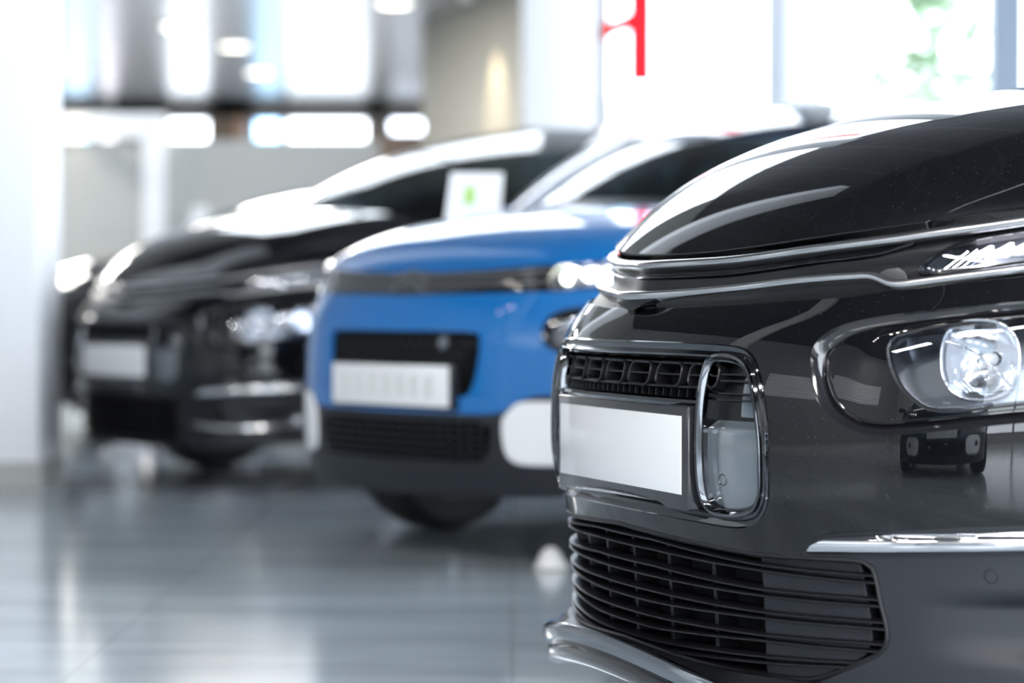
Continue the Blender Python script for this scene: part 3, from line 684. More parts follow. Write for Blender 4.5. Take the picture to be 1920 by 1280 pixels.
    # ---- lamps
    for sd in (1, -1):
        m = (lambda q: q) if sd > 0 else mirror
        so = m(ccw(smooth_loop(SOCK, .012)))
        # rolled edge of the lamp socket, then a bulging gloss surround
        a = Acc(); dep = lambda x, z: -.020+0*x
        p, n = on(N, so); sweep(a, p, n, [(-.002, -.002), (.0, .0005), (.006, -.003), (.012, -.012), (.016, -.020), (.018, -.020), (.019, -.017), (.022, -.018), (.024, -.03), (-.002, -.03)], True)
        sk = a.build('headlamp_surround', M['pblack'], root, 50)
        ins = inset(ccw(smooth_loop(SOCK, .012)), .020); ln = ccw(smooth_loop(LENS, .012)); a = Acc()
        dome = lambda x, z: -.020+.012*sst(.50, .57, np.abs(x))
        panel(a, N, m(ins), [m(inset(ln, -.002))], h=.010, offf=dome, flange=.006); a.build('headlamp_bezel', paint, sk)
        lnm = m(ln)
        a = Acc(); p, n = on(N, lnm, -.006); sweep(a, p, n, [(-.004, -.010), (-.003, .001), (.0, .003), (.002, .001), (.003, -.01)], True); hl = a.build('headlamp', M['pblack'], root, 50)
        a = Acc(); panel(a, N, lnm, h=.010, off=-.003, flange=0); a.build('headlamp_lens', M['lens'], hl)
        hollow(hl, 'lamp_housing', N, inset(lnm, .001), .085, M['lampback'])
        # reflector bowl: hollow half shell open to the front
        a = Acc(); C = N(sd*.684, .676, -.045)
        nb = N(sd*.672, .672, 1.)-N(sd*.672, .672, 0.); fwd = Vector(nb).normalized(); fwd = Vector((.80, sd*.60, 0)); side = Vector((0, 0, 1)).cross(fwd).normalized()*sd; up = Vector((0, 0, 1))
        def bowl(u, t, C=Vector(C), fwd=fwd, side=side, up=up):
            r = math.sin(t*math.pi/2); d = math.cos(t*math.pi/2)
            cu, su = math.cos(u), math.sin(u); cu = math.copysign(abs(cu)**.8, cu); su = math.copysign(abs(su)**.8, su)
            rip = .0005*math.sin(150*r*su) if su < .1 else 0
            return tuple(C+side*(.060*r*cu)+up*(.058*r*su)-fwd*(.055*d+rip-.03))
        grid(a, bowl, np.linspace(0, 2*math.pi, 65), np.linspace(0.05, 1, 70)); a.build('lamp_bowl', M['bowl'], hl, 80)
        a = Acc(); rim = [bowl(u, 1) for u in np.linspace(0, 2*math.pi, 41)[:-1]]; sweep(a, rim, [tuple(fwd)]*40, circ(.0022, 8), True)
        # curved fin across the bowl
        f2 = [Vector(C)+side*(-.052+.10*t)+up*(.026-.02*t-.045*t*t)+fwd*(.03-.004*math.sin(3*t)) for t in np.linspace(0, 1, 14)]
        sweep(a, [tuple(q) for q in f2], [tuple(fwd)]*14, circ(.0022, 8)); a.build('lamp_rim', M['chrome'], hl, 60)
        a = Acc(); f3 = Vector(C)+fwd*.0; lathe_dir(a, f3-fwd*.02, fwd, [(.0, .035), (.006, .034), (.009, .028), (.009, 0)], 18); a.build('lamp_bulb', M['white'], hl, 50)
        a = Acc(); C2 = Vector(N(sd*.765, .684, -.05)); fw2 = Vector((.62, sd*.78, 0)).normalized(); lathe_dir(a, C2, fw2, [(.0, -.03), (.022, -.022), (.038, .0), (.045, .025), (.049, .030), (.052, .024), (.052, -.03)], 36); a.build('projector_lamp', M['bowl'], hl, 50)
        # daylight lamp between the bars
        dl = m(ccw(smooth_loop(DRL, .01))); a = Acc(); p, n = on(N, dl, -.008); sweep(a, p, n, [(-.0025, -.010), (-.002, .001), (.0, .0025), (.0015, .001), (.002, -.01)], True); dr = a.build('daylight_lamp', M['pblack'], root, 50)
        a = Acc(); panel(a, N, dl, h=.010, off=-.004, flange=0); a.build('daylight_lens', M['lens'], dr)
        hollow(dr, 'daylight_housing', N, inset(dl, .002), .040, M['lampback'])
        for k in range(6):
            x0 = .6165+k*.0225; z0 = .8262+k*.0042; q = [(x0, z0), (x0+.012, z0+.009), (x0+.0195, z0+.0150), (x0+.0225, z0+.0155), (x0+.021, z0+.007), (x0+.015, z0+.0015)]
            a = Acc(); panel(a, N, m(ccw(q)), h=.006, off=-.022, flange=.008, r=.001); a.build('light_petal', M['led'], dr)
        a = Acc()
        for k in range(3):
            x0 = .590+k*.010; q = [(x0, .812+k*.002), (x0+.022, .838+k*.002)]; p, n = on(N, m(q)); sweep(a, p, n, [(-.002, -.03), (-.001, -.022), (.001, -.022), (.002, -.03)])
        rail(a, N, m([(.585, .812), (.70, .826), (.80, .846)]), [(-.0015, -.03), (-.001, -.018), (.001, -.018), (.0015, -.03)], h=.02); a.build('light_blades', M['bowl'], dr)
        # fog lamp and its bright trim
        hollow(root, 'fog_lamp_well', N, m(ccw(fogl)), .03, M['grille'])
        a = Acc(); C3_ = Vector(N(sd*.735, .270, -.012)); d3 = Vector((.62, sd*.78, 0)).normalized(); lathe_dir(a, C3_, d3, [(.0, .004), (.03, .001), (.042, -.006), (.044, .002), (.049, .002), (.05, -.02)], 32); a.build('fog_lamp', M['lampback'], root, 50)
        CH = [(.4891, .3887), (.4983, .3982), (.5143, .4074), (.5254, .4106), (.6078, .4214), (.6801, .4258), (.7126, .4302), (.79, .438), (.79, .413), (.7104, .4045), (.6771, .4016), (.6057, .3969), (.5098, .3871), (.491, .3857)]
        cq = m(ccw(CH)); a = Acc()
        panel(a, N, cq, h=.005, offf=lambda x, z: .004+.009*np.clip(1-((z-(.4045+.13*(np.abs(x)-.6)*.5))/.015)**2, 0, 1), flange=.01, r=.001); a.build('fog_trim', M['chrome'], root)
        if loop_trim:
            a = Acc(); rail(a, N, m([(.47, .272), (.56, .262), (.70, .262), (.785, .285), (.81, .34), (.80, .40), (.77, .425)]), [(-.010, .0), (-.006, .012), (.006, .012), (.010, .0)], h=.02, scale=lambda t: min(1, .3+t*5)); a.build('fog_trim', M['satin'], root, 60)
        a = Acc(); c0 = m(oval(.6831, .3647, .0082)); panel(a, N, ccw(c0), h=.006, off=.0008, flange=.002, r=.0008); a.build('parking_sensor', M['matte'], lb)
        a = Acc(); p, n = on(N, ccw(m(oval(.6831, .3647, .0098))), .0004); sweep(a, p, n, circ(.0007, 6), True); a.build('sensor_ring', M['pblack'], lb)
    return root
def lips(root, N):
    a = Acc(); pts = np.linspace(-.80, .80, 81); lz = lambda x: .207-.28*np.minimum(x*x, .16)
    V = []
    for x in pts:
        zt = float(lz(x)); k = min(1, (.86-abs(x))/.5)
        V += [tuple(N(x, .193, .001)), tuple(N(x, .192, .012*k)), tuple(N(x, zt-.003, .040*k)), tuple(N(x, zt-.018, .045*k)), tuple(N(x, .150, .01))]
    a.add(V, [(i*5+j, (i+1)*5+j, (i+1)*5+j+1, i*5+j+1) for i in range(80) for j in range(4)]); a.build('splitter_shelf', M['grille'], root, 30)
    def lip(x): return .056*min(1, (.86-abs(x))/.45)
    a = Acc(); V = []; sec = [(-.016, .004), (-.004, .0065), (.0, .003), (.002, -.008), (-.001, -.022), (-.012, -.030), (-.022, -.027), (-.03, -.02)]
    xs = np.linspace(-.74, .74, 91)
    for x in xs:
        zt = float(lz(x))
        for o, z in sec: V.append(tuple(N(x, .20, lip(x)+o)*np.array([1, 1, 0])+np.array([0, 0, zt+z])))
    m = len(sec); a.add(V, [(i*m+j, (i+1)*m+j, (i+1)*m+(j+1) % m, i*m+(j+1) % m) for i in range(len(xs)-1) for j in range(m)]+[tuple(range(m)), tuple((len(xs)-1)*m+j for j in range(m))[::-1]])
    a.build('chrome_lip', M['lipchrome'], root, 40)
    a = Acc(); V = []; sec = [(-.020, -.024), (-.008, -.032), (-.004, -.044), (-.012, -.060), (-.03, -.066), (-.05, -.05)]
    for x in xs:
        zt = float(lz(x))
        for o, z in sec: V.append(tuple(N(x, .20, lip(x)+o)*np.array([1, 1, 0])+np.array([0, 0, zt+z])))
    m = len(sec); a.add(V, [(i*m+j, (i+1)*m+j, (i+1)*m+(j+1) % m, i*m+(j+1) % m) for i in range(len(xs)-1) for j in range(m)]); a.build('lower_lip', M['pblack'], root, 50)
def smooth_frame(h): return [h[0]]+smooth_loop(h, .012, False)[1:-1]+[h[-1]]
def inset_half(h, d):
    full = inset(sym(h), d); return half_of(full, h)
def half_of(full, h):
    q = [p for p in full if p[0] >= -1e-9]; q = ccw(q)
    # order from the top centre round to the bottom centre
    q = q[::-1]; i = max(range(len(q)), key=lambda k: (abs(q[k][0]) < .02, q[k][1])); q = q[i:]+q[:i]
    return [(0, q[0][1])]+[p for p in q if p[0] > .02]+[(0, min(p[1] for p in q if p[0] < .12))]
def clip_below(p, z): return ccw(clip(p, lambda q: z-q[1]))
def clip_above(p, z): return ccw(clip(p, lambda q: q[1]-z))
def clip(p, f):
    out = []
    for i in range(len(p)):
        a, b = p[i-1], p[i]; fa, fb = f(a), f(b)
        if (fa >= 0) != (fb >= 0): t = fa/(fa-fb); out.append((a[0]+(b[0]-a[0])*t, a[1]+(b[1]-a[1])*t))
        if fb >= 0: out.append(tuple(b))
    return out
def lathe_dir(acc, C, d, prof, k=24):
    C = Vector(C); d = Vector(d).normalized(); u = (Vector((0, 0, 1)) if abs(d.z) < .9 else Vector((1, 0, 0))).cross(d).normalized(); w_ = d.cross(u); V = []; m = len(prof)
    for i in range(k):
        t = 2*math.pi*i/k
        for r, h in prof: V.append(tuple(C+d*h+u*(r*math.cos(t))+w_*(r*math.sin(t))))
    return acc.add(V, [(i*m+j, ((i+1) % k)*m+j, ((i+1) % k)*m+j+1, i*m+j+1) for i in range(k) for j in range(m-1)])
def oval(cx, cz, r, k=32): return [(cx+r*.56*math.cos(2*math.pi*i/k), cz+r*math.sin(2*math.pi*i/k)) for i in range(k)]
# ------------------------------------------------------------------ the small hatchback (blue in the row, dark teal behind the camera)
C3.wr = .325
CG = dict(shut=[(.50, .0), (.53, .012), (.58, .06), (.62, .14), (.66, .26), (.69, .42), (.71, .60)], dc=.66,
    seam=.84, arc0=62, fx=-.83, rx=-3.37, door=1.50, doors=[(1.50, 2.52), (2.52, 3.20)], L=3.96, wsb=(-.82, .36, .76, 1.085, .07), wst=(-1.86, .14, .60, 1.435, .05),
    bulge=.065, glass='glassteal', glass2='glassdark', roofmat='pblack', tail=.40, crown=.035, aflat=.30, pillars=[(.30, .03), (.58, .05), (.86, .06)], pmat='pblack', amat=None, ap=.035,
    mirror=(-1.38, 1.02), waist='grille')
CGRILL = [(0, .678), (.20, .678), (.3184, .6746), (.334, .662), (.337, .633), (.333, .58), (.3223, .5357), (.305, .502), (.2803, .4899), (.15, .482), (0, .480)]
CFOG = [(.4174, .389), (.420, .43), (.4356, .4489), (.455, .468), (.4808, .475), (.56, .476), (.62, .47), (.65, .45), (.66, .41), (.65, .34), (.62, .315), (.5425, .3104), (.4659, .3115), (.44, .320), (.4255, .3371)]
CHL = [(.515, .679), (.5257, .715), (.55, .735), (.6, .745), (.66, .745), (.70, .72), (.71, .68), (.69, .63), (.65, .608), (.5981, .61), (.5439, .6274), (.522, .65)]
def hatch(root, paint, fogmat):
    N, Hd = C3.nose, C3.hood
    shell(root, C3, paint, CG); cx, R = CG['fx'], C3.wr+.04
    arc1 = arc_pts(C3, cx, R, CG['arc0'], 10, 10)
    top = [(0, .776), (.3, .781), (.5, .785), (.62, .796), (.74, .812), (.84, .832)]
    low = [(.80, .50), (.74, .51), (.66, .510), (.60, .508), (.50, .500), (.4512, .4774), (.4166, .4529), (.36, .446), (.2801, .4448), (0, .444)]
    a = Acc(); half = top+[(.84, arc1[0][1])]+[p for p in arc1 if p[0] < .838 and p[1] > .505]+low
    g = sym(smooth_frame(CGRILL)); hl = ccw(smooth_loop(CHL, .015))
    panel(a, N, sym(half), [g, hl, mirror(hl)], h=.016, flange=.012); a.build('front_bumper', paint, root)
    arc2 = [p for p in arc_pts(C3, cx, R, 30, -20, 8)]
    half = [(0, .441), (.2801, .4415), (.36, .443), (.418, .4499), (.453, .4744), (.502, .497), (.60, .505), (.66, .507), (.74, .507), (.80, .497)]+[(x, max(z, .235)) for x, z in arc2 if z < .497]+[(.76, .23), (.5, .215), (0, .205)]
    fg = ccw(smooth_loop(CFOG, .012)); lg = sym([(0, .425), (.33, .425), (.38, .41), (.37, .34), (.34, .305), (0, .300)])
    a = Acc(); panel(a, N, sym(half), [inset(fg, .004), mirror(inset(fg, .004)), lg], h=.016, flange=.012); a.build('lower_bumper', M['matte'], root)
    hollow(root, 'lower_grille', N, lg, .04, M['void'])
    a = Acc()
    for i in range(5): rail(a, N, [(x, .32+i*.022) for x in np.linspace(-.36, .36, 15)], [(-.003, -.004), (.003, -.004), (.003, -.03), (-.003, -.03)], h=.03)
    for i in range(-9, 10): p, n = on(N, [(i*.038, .302), (i*.038, .424)]); sweep(a, p, n, [(-.003, -.006), (.003, -.006), (.003, -.03), (-.003, -.03)])
    a.build('lower_grille_bars', M['grille'], root)
    hollow(root, 'grille_back', N, g, .045, M['void'])
    a = Acc()
    for j in range(6):
        for i in range(-9, 10):
            c = (i*.036+(j % 2)*.018, .500+j*.031)
            if abs(c[0]) < .325-(.68-c[1])*.25: p, n = on(N, ccw(ring(c[0], c[1], .017, 6)), -.018); sweep(a, p, n, [(-.003, 0), (.003, 0), (.003, -.015), (-.003, -.015)], True)
    a.build('grille_mesh', M['grille'], root)
    a = Acc(); lathe_dir(a, Vector(N(.1856, .6417, -.014)), (1, 0, 0), [(0, .006), (.012, .005), (.020, 0), (.022, -.01)], 20); a.build('grille_sensor', M['pod'], root)
    a = Acc(); box(a, -.02, .022, -.268, .268, .452, .585, bev=.004); pf = a.build('number_plate_holder', M['pframe'], root, 60)
    a = Acc(); box(a, .02, .026, -.258, .258, .462, .578, bev=.001); a.build('number_plate', M['plate'], pf)
    a = Acc()
    for i in range(7): box(a, .026, .0268, -.215+i*.062, -.180+i*.062, .487, .553)
    a.build('plate_print', M['plategrey'], pf)
    # black band with two thin bright lines and the chevrons
    a = Acc(); half = [(0, .849)]+[(x, .842+.08*x*x) for x in (.1, .3, .5)]+[(.50, .79), (.3, .784), (0, .779)]
    panel(a, N, sym(half), h=.02, off=-.006, flange=.01); a.build('nose_band', M['pblack'], root)
    for z0 in (.832, .803):
        a = Acc(); rail(a, N, [(x, z0+.05*x*x) for x in np.linspace(-.5, .5, 21)], [(-.004, -.006), (-.002, .003), (.002, .003), (.004, -.006)], h=.04); a.build('chrome_line', M['satin'], root, 60)
    for dz in (0, .030):
        a = Acc(); rail(a, N, [(-.075, .789+dz), (0, .822+dz), (.075, .789+dz)], [(-.004, -.006), (-.003, .003), (.003, .003), (.004, -.006)], h=.02, smooth=False); a.build('chevron', M['satin'], root, 60)
    for sd in (1, -1):
        m = (lambda q: q) if sd > 0 else mirror
        q = [(.505, .792), (.505, .852), (.56, .862), (.66, .880), (.76, .894), (.80, .888), (.76, .845), (.66, .815), (.57, .796)]
        a = Acc(); q = m(ccw(smooth_loop(q, .02))); p, n = on(N, q, 0); sweep(a, p, n, [(-.003, -.01), (0, .003), (.003, -.01)], True); dr = a.build('daylight_lamp', M['pblack'], root, 50)
        a = Acc(); panel(a, N, q, h=.02, off=.0, flange=0); a.build('daylight_lens', M['lens'], dr)
        a = Acc(); panel(a, N, inset(q, .002), h=.02, off=-.025, flange=.0); a.build('daylight_housing', M['bowl'], dr)
        for k, c in enumerate(((.535, .824), (.585, .832), (.635, .843))):
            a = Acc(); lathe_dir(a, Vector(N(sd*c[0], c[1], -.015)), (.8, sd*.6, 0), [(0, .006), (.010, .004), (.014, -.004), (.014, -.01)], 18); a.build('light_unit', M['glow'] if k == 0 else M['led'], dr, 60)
        hq = m(hl); a = Acc(); p, n = on(N, hq); sweep(a, p, n, [(-.004, -.01), (0, .003), (.008, -.004), (.012, -.02), (-.004, -.02)], True); hd = a.build('headlamp', M['pblack'], root, 50)
        a = Acc(); panel(a, N, hq, h=.02, off=-.006, flange=0); a.build('headlamp_lens', M['lens'], hd)
        hollow(hd, 'lamp_housing', N, inset(hq, .004), .05, M['lampback'])
        a = Acc(); lathe_dir(a, Vector(N(sd*.61, .675, -.035)), (.75, sd*.66, 0), [(0, -.01), (.03, -.004), (.042, .012), (.045, .02), (.048, .01)], 28); a.build('projector_lamp', M['bowl'], hd, 60)
        fq = m(fg); lampc = m(ring(.595, .392, .036, 24))
        a = Acc(); panel(a, N, fq, [ccw(lampc)], h=.014, offf=lambda x, z: .006+0*x, flange=.02, r=.008); a.build('fog_lamp_surround', fogmat, root)
        a = Acc(); lathe_dir(a, Vector(N(sd*.595, .392, -.01)), (.8, sd*.6, 0), [(0, .0), (.02, -.002), (.034, -.01), (.036, .004), (.037, -.02)], 26); a.build('fog_lamp', M['lampback'], root, 60)
        # plastic cladding over the wheel arch
        a = Acc(); aq = arc_pts(C3, cx, R+.02, 165, 30, 24); rail(a, N, m(aq), [(-.03, .0), (-.02, .012), (.02, .012), (.03, 0)], h=.03); a.build('arch_cladding', M['matte'], root, 60)
    return root
# ------------------------------------------------------------------ the cars in their row
def carroot(name, loc, ang, label, group=None):
    rz = math.atan2(-math.cos(math.radians(ang)), -math.sin(math.radians(ang)))
    return empty(name, (*loc, 0), rz, label, 'car', group)
r1 = carroot('people_carrier', (.179, 4.015), 70, 'glossy black people carrier nearest the camera, blank white plate, cropped at right')
van(r1, M['black'])
def copy_tree(o, parent=None):
    c = o.copy(); SC.collection.objects.link(c); c.parent = parent
    for ch in list(o.children): copy_tree(ch, c)
    return c
r2 = carroot('people_carrier', (-1.63, 9.9), 52, 'black people carrier just left of the blue hatchback, chrome loop round its fog lamp')
van(r2, M['black'], True, True)
r4 = carroot('hatchback', (-.337, 7.0), 47, 'blue hatchback with black roof between the two black people carriers')
hatch(r4, M['blue'], M['white'])
r5 = carroot('hatchback', (-.98, -.02), 207, 'dark teal hatchback mirrored in the side of the nearest black car')
for ch in list(r4.children): copy_tree(ch, r5)
def swap(o, key='teal'):
    if o.type == 'MESH' and any(m and m.name == 'blue_paint' for m in o.data.materials):
        o.data = o.data.copy()
        for i, m in enumerate(o.data.materials):
            if m.name == 'blue_paint': o.data.materials[i] = M[key]
    for c in o.children: swap(c, key)
swap(r5)
r3 = carroot('hatchback', (-2.54, 13.1), 54, 'dark hatchback farthest left, only its nose showing between column and black car')
for ch in list(r4.children): copy_tree(ch, r3)
swap(r3, 'black')
# ------------------------------------------------------------------ small things of the hall
def cyl(acc, x, y, z0, z1, r0, r1=None, k=24, mi=0):
    r1 = r0 if r1 is None else r1
    V = [(x+r*math.cos(2*math.pi*i/k), y+r*math.sin(2*math.pi*i/k), z) for z, r in ((z0, r0), (z1, r1)) for i in range(k)]
    return acc.add(V, [(i, (i+1) % k, k+(i+1) % k, k+i) for i in range(k)]+[tuple(range(k))[::-1], tuple(range(k, 2*k))], None, mi)
M['lamp'] = mat('lit_ceiling_lamp', (1, 1, 1), .4, emit=(1, .93, .78), es=3.2)
M['spot'] = mat('lit_spot_lamp', (1, 1, 1), .4, emit=(1, .93, .82), es=45)
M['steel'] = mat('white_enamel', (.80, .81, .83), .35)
# recessed lamps in the low rear ceiling
for i, (x, y, lab) in enumerate([(-3.02, 21.9, 'brightest round ceiling lamp, above the left end of the partition'), (-2.70, 23.6, 'round ceiling lamp, second nearest in the row going back'),
        (-2.75, 26.3, 'small round ceiling lamp farthest back in the row'), (-.98, 20.2, 'round ceiling lamp cut by the top edge of the picture'), (-4.7, 25.5, 'dim round ceiling lamp above the far left window')]):
    r = empty('ceiling_lamp', (x, y, CEIL), 0, lab, 'lamp', 'round lamps in the rear ceiling')
    a = Acc(); cyl(a, 0, 0, -.012, 0, .15); a.build('lamp_rim', M['steel'], r)
    a = Acc(); cyl(a, 0, 0, -.018, -.010, .125); a.build('diffuser', M['lamp'], r)
# wall washer by the beige wall
r = empty('wall_washer', (-.36, 19.2, CEIL), 0, 'small ceiling spot throwing a warm cone on the beige wall', 'lamp')
a = Acc(); cyl(a, 0, 0, -.10, 0, .05); a.build('lamp_body', M['steel'], r)
sl = bpy.data.lights.new('washer_beam', 'SPOT'); sl.energy = 120; sl.color = (1, .80, .52); sl.spot_size = math.radians(52); sl.spot_blend = .6; sl.shadow_soft_size = .04
so = bpy.data.objects.new('washer_beam', sl); SC.collection.objects.link(so); so.parent = r; so.location = (0, 0, -.13); so.rotation_euler = (math.radians(3), math.radians(-8), 0)
# globe lamp on the white frame
r = empty('globe_lamp', (-3.15, 17.4, 1.99), 0, 'small round cream wall lamp on the white frame at left', 'lamp')
a = Acc(); lathe_dir(a, (0, 0, 0), (0, 0, 1), [(.085*math.sin(t), -.085*math.cos(t)) for t in np.linspace(.001, math.pi-.001, 14)], 24); a.build('globe', mat('lit_cream_globe', (1, .97, .85), .4, emit=(1, .97, .80), es=.9), r)
a = Acc(); box(a, -.04, .04, .06, .10, -.04, .04, bev=.004); a.build('wall_plate', M['steel'], r)
# track lights
for k, (x, y, z, lab) in enumerate([(-2.6, 1.2, 4.2, 'six-spot track light mirrored in the side of the nearest car'), (-4.6, 5.2, 4.6, 'six-spot track light high over the left of the hall'), (.9, -2.2, 4.2, 'six-spot track light behind the camera')]):
    r = empty('track_light', (x, y, z), 0, lab, 'lamp', 'track lights over the cars')
    a = Acc(); box(a, -.75, .75, -.02, .02, 0, .03); cyl(a, -.5, 0, .03, HIGH-z, .006, k=8); cyl(a, .5, 0, .03, HIGH-z, .006, k=8); a.build('rail', M['steel'], r)
    for i in range(6):
        xx = -.65+i*.2+(.28 if i > 2 else 0)
        a = Acc(); cyl(a, xx, 0, -.12, .0, .045); h_ = a.build('spot_head', M['steel'], r)
        a = Acc(); cyl(a, xx, 0, -.128, -.119, .040); a.build('spot_lens', M['spot'], h_)
# red sign on the glass
a = Acc(); y = BY-.064
box(a, .825, .995, y, y+.02, 2.303, 6.6)
a.add([(.59, y, 2.586), (.59, y+.02, 2.586), (.84, y+.02, 2.68), (.84, y, 2.68), (.59, y, 2.692), (.59, y+.02, 2.692), (.84, y+.02, 2.81), (.84, y, 2.81)], [(0, 1, 2, 3), (4, 7, 6, 5), (0, 3, 7, 4), (1, 5, 6, 2), (0, 4, 5, 1), (3, 2, 6, 7)])
sg = a.build('window_sign', glass('red_sign', (.85, .055, .075), 1.3))
tag(sg, 'red sign with an upright stroke and a slanting arm in the window', 'sign')
a = Acc(); box(a, .58, .63, y, y+.02, 1.891, 2.209); tag(a.build('window_marker', glass('deep_red_film', (.35, .03, .05), 1.3)), 'short red strip low on the window beside the white column', 'sign')
# post standing in for a floor reflection, leaflet stand, floor cap, price card
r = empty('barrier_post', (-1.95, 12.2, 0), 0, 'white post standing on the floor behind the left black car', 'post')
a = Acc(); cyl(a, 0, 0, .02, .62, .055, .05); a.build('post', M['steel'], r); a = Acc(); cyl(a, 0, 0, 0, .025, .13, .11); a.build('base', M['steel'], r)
r = empty('leaflet_stand', (-2.26, 17.2, 0), 0, 'slim stand holding a white leaflet before the pale partition', 'stand')
a = Acc(); cyl(a, 0, 0, .02, 1.14, .012); a.build('pole', M['steel'], r); a = Acc(); cyl(a, 0, 0, 0, .02, .15); a.build('base', M['steel'], r)
a = Acc(); a.add([(-.08, -.02, 1.13), (.06, -.02, 1.13), (.10, .05, 1.44), (-.01, .05, 1.44), (-.08, -.01, 1.13), (.06, -.01, 1.13), (.10, .06, 1.44), (-.01, .06, 1.44)], [(0, 1, 2, 3), (7, 6, 5, 4), (0, 4, 5, 1), (1, 5, 6, 2), (2, 6, 7, 3), (3, 7, 4, 0)]); a.build('leaflet', M['white'], r)
r = empty('floor_cap', (.110, 6.85, 0), 0, 'small white dome on the floor beside the nearest car', 'floor cap')
a = Acc(); lathe_dir(a, (0, 0, 0), (0, 0, 1), [(.045, 0), (.045, .012), (.036, .03), (.030, .045), (.018, .060), (.0, .066)], 28); a.build('dome', M['steel'], r)
a = Acc(); cyl(a, 0, 0, 0, .008, .052); a.build('rim', M['wall'], r)
a0, d0 = -.60, .60; hp = C3.hood(a0, d0); hw = r4.matrix_basis @ Vector(hp)
r = empty('price_card', (hw.x+.01, hw.y, hw.z+.02), math.radians(6), 'white price card with a green mark standing on the blue bonnet', 'card')
a = Acc(); a.add([(-.10, -.03, -.012), (.085, -.03, -.012), (.10, .012, .150), (-.075, .012, .150), (-.10, -.026, -.012), (.085, -.026, -.012), (.10, .016, .150), (-.075, .016, .150)], [(0, 1, 2, 3), (7, 6, 5, 4), (0, 4, 5, 1), (1, 5, 6, 2), (2, 6, 7, 3), (3, 7, 4, 0)]); a.build('card', M['white'], r)
a = Acc(); V = [(-.035, -.0165, .045), (.0, -.0165, .045), (.003, -.0010, .105), (-.028, -.0010, .105)]; a.add([(x, yy-.004, z) for x, yy, z in V], [(0, 1, 2, 3)]); a.build('green_mark', mat('green_print', (.35, .62, .12), .5), r)
a = Acc(); a.add([(-.02, .016, .13), (.04, .016, .13), (.04, .07, -.012), (-.02, .07, -.012)], [(0, 1, 2, 3)]); a.build('card_strut', M['white'], r)
# shelving at the far wall
r = empty('wall_shelving', (-3.48, 29.8, 0), 0, 'dark brown shelving between two bright far windows', 'shelving')
a = Acc(); box(a, -.24, .24, -.3, .15, 0, 3.0, bev=.01); a.build('carcass', M['darkwood'], r)
for z in (1.9, 2.3, 2.7): a = Acc(); box(a, -.22, .22, -.33, -.29, z, z+.03); a.build('shelf', M['darkwood'], r)
a = Acc(); box(a, .12, .24, -.33, -.30, 2.35, 3.0); a.build('copper_panel', mat('copper_panel', (.35, .17, .09), .4), r)
r = empty('notice_board', (-.95, 29.9, 0), 0, 'broad tan board on the far wall right of the windows', 'board')
a = Acc(); box(a, -.85, .4, -.05, .08, .9, 2.85, bev=.01); a.build('board', mat('tan_board', (.30, .22, .17), .6), r)
# outside
M['leaf'] = mat('pale_green_leaves', (.20, .30, .18), .5)
def tree(x, y, h, lab, seed, spread=1.1, n=900):
    rnd = random.Random(seed); r = empty('tree', (x, y, -.1), 0, lab, 'tree', 'trees outside the showroom')
    a = Acc(); cyl(a, 0, 0, 0, h*.45, .12, .08, 10); cyl(a, .02, 0, h*.4, h*.75, .07, .03, 8)
    for k in range(6):
        t = k*1.05; P = [(0, 0, h*.38+k*.12), (.4*math.cos(t)*spread, .4*math.sin(t)*spread, h*.55+k*.12), (.8*math.cos(t)*spread, .8*math.sin(t)*spread, h*.66+k*.14)]; sweep(a, P, [(math.sin(t), -math.cos(t), 0)]*3, circ(.03, 6), False, [1, .7, .3])
    a.build('trunk', mat('bark', (.10, .085, .07), .8), r)
    a = Acc()
    for _ in range(n):
        t = rnd.random()*6.28; q = rnd.random()**.5*spread; zz = h*(.5+.5*rnd.random()); q *= math.sin(min(1, (zz/h-.42)*1.9)*math.pi)**.6 if zz/h < .94 else .4
        c = Vector((q*math.cos(t), q*math.sin(t), zz)); u = Vector((rnd.gauss(0, 1), rnd.gauss(0, 1), rnd.gauss(0, .6))).normalized()*.10; v = u.cross(Vector((rnd.gauss(0, 1), rnd.gauss(0, 1), rnd.gauss(0, 1)))).normalized()*.06
        a.add([tuple(c-u), tuple(c+v), tuple(c+u), tuple(c-v)], [(0, 1, 2, 3)])
    a.build('foliage', M['leaf'], r)
tree(4.2, 24.2, 4.3, 'green tree outside the right-hand window beside the grey post', 3, .75, 700)
tree(3.9, 28.5, 4.4, 'thin tree farther out, left of the greener one', 8, .6, 160)
a = Acc(); rnd = random.Random(2)
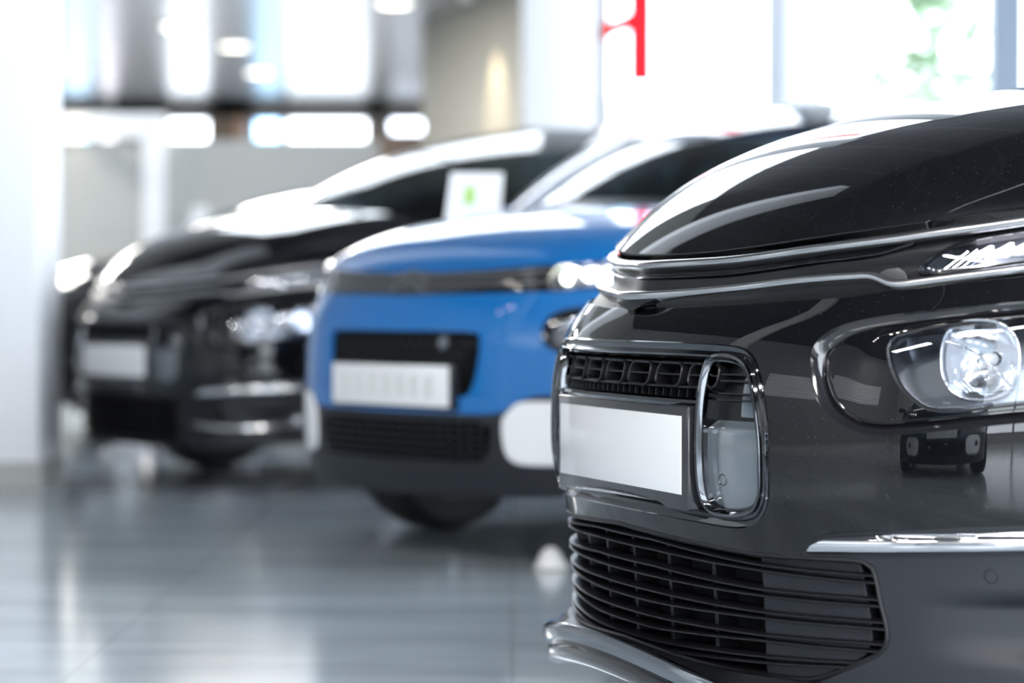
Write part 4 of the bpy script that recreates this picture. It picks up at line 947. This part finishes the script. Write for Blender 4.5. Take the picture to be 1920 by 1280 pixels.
for _ in range(700):
    c = Vector((4.2+rnd.uniform(-.9, .5), 22.6+rnd.uniform(-.3, .3), rnd.uniform(0, 2.75))); u = Vector((rnd.gauss(0, 1), rnd.gauss(0, 1), rnd.gauss(0, 1))).normalized()*.1; v = u.orthogonal().normalized()*.07
    a.add([tuple(c-u), tuple(c+v), tuple(c+u), tuple(c-v)], [(0, 1, 2, 3)])
tag(a.build('hedge', M['leaf']), 'dark green hedge outside, low behind the nearest bonnet', 'hedge')
r = empty('delivery_van', (1.37, 26.0, -.1), math.radians(90), 'white van outside, seen through the window above the blue car', 'van')
a = Acc()
prof = [(-.1, .35), (-.1, 1.2), (.0, 2.6), (.10, 2.98), (.30, 3.05), (3.4, 3.05), (3.7, 2.85), (4.1, 1.55), (4.7, 1.25), (4.9, .9), (4.9, .35)]
V = []
for yy, k in ((-.87, .0), (-.72, .05), (.72, .05), (.87, .0)):
    for x, z in prof: V.append((x, yy, z-(0 if k else .10 if z > 2 else 0)))
m_ = len(prof); a.add(V, [(i*m_+j, i*m_+(j+1) % m_, (i+1)*m_+(j+1) % m_, (i+1)*m_+j) for i in range(3) for j in range(m_)]+[tuple(range(m_))[::-1], tuple(range(3*m_, 4*m_))])
a.build('body', M['white'], r, 50)
for xx in (.8, 3.9):
    a = Acc(); lathe(a, [(0, .0), (.2, .0), (.22, .02), (.34, .02), (.35, -.2)], xx, -.88, .35, 28, 1); a.build('wheel', M['rubber'], r)
a = Acc(); box(a, 3.0, 3.9, -.89, -.875, 1.45, 2.1, bev=.005); a.build('side_window', M['glassdark'], r)

for o in r3.children_recursive:
    if o.type == 'MESH' and o.name.startswith('light_unit'):
        o.data = o.data.copy(); o.data.materials[0] = M['bowl']

for o in r3.children_recursive:
    if o.type == 'MESH' and any(m == M['bowl'] for m in o.data.materials):
        o.data = o.data.copy(); o.data.materials[0] = M['lampback']
for o in r2.children_recursive:
    if o.type == 'MESH' and o.name.startswith('light_petal'): o.data.materials[0] = M['bowl']
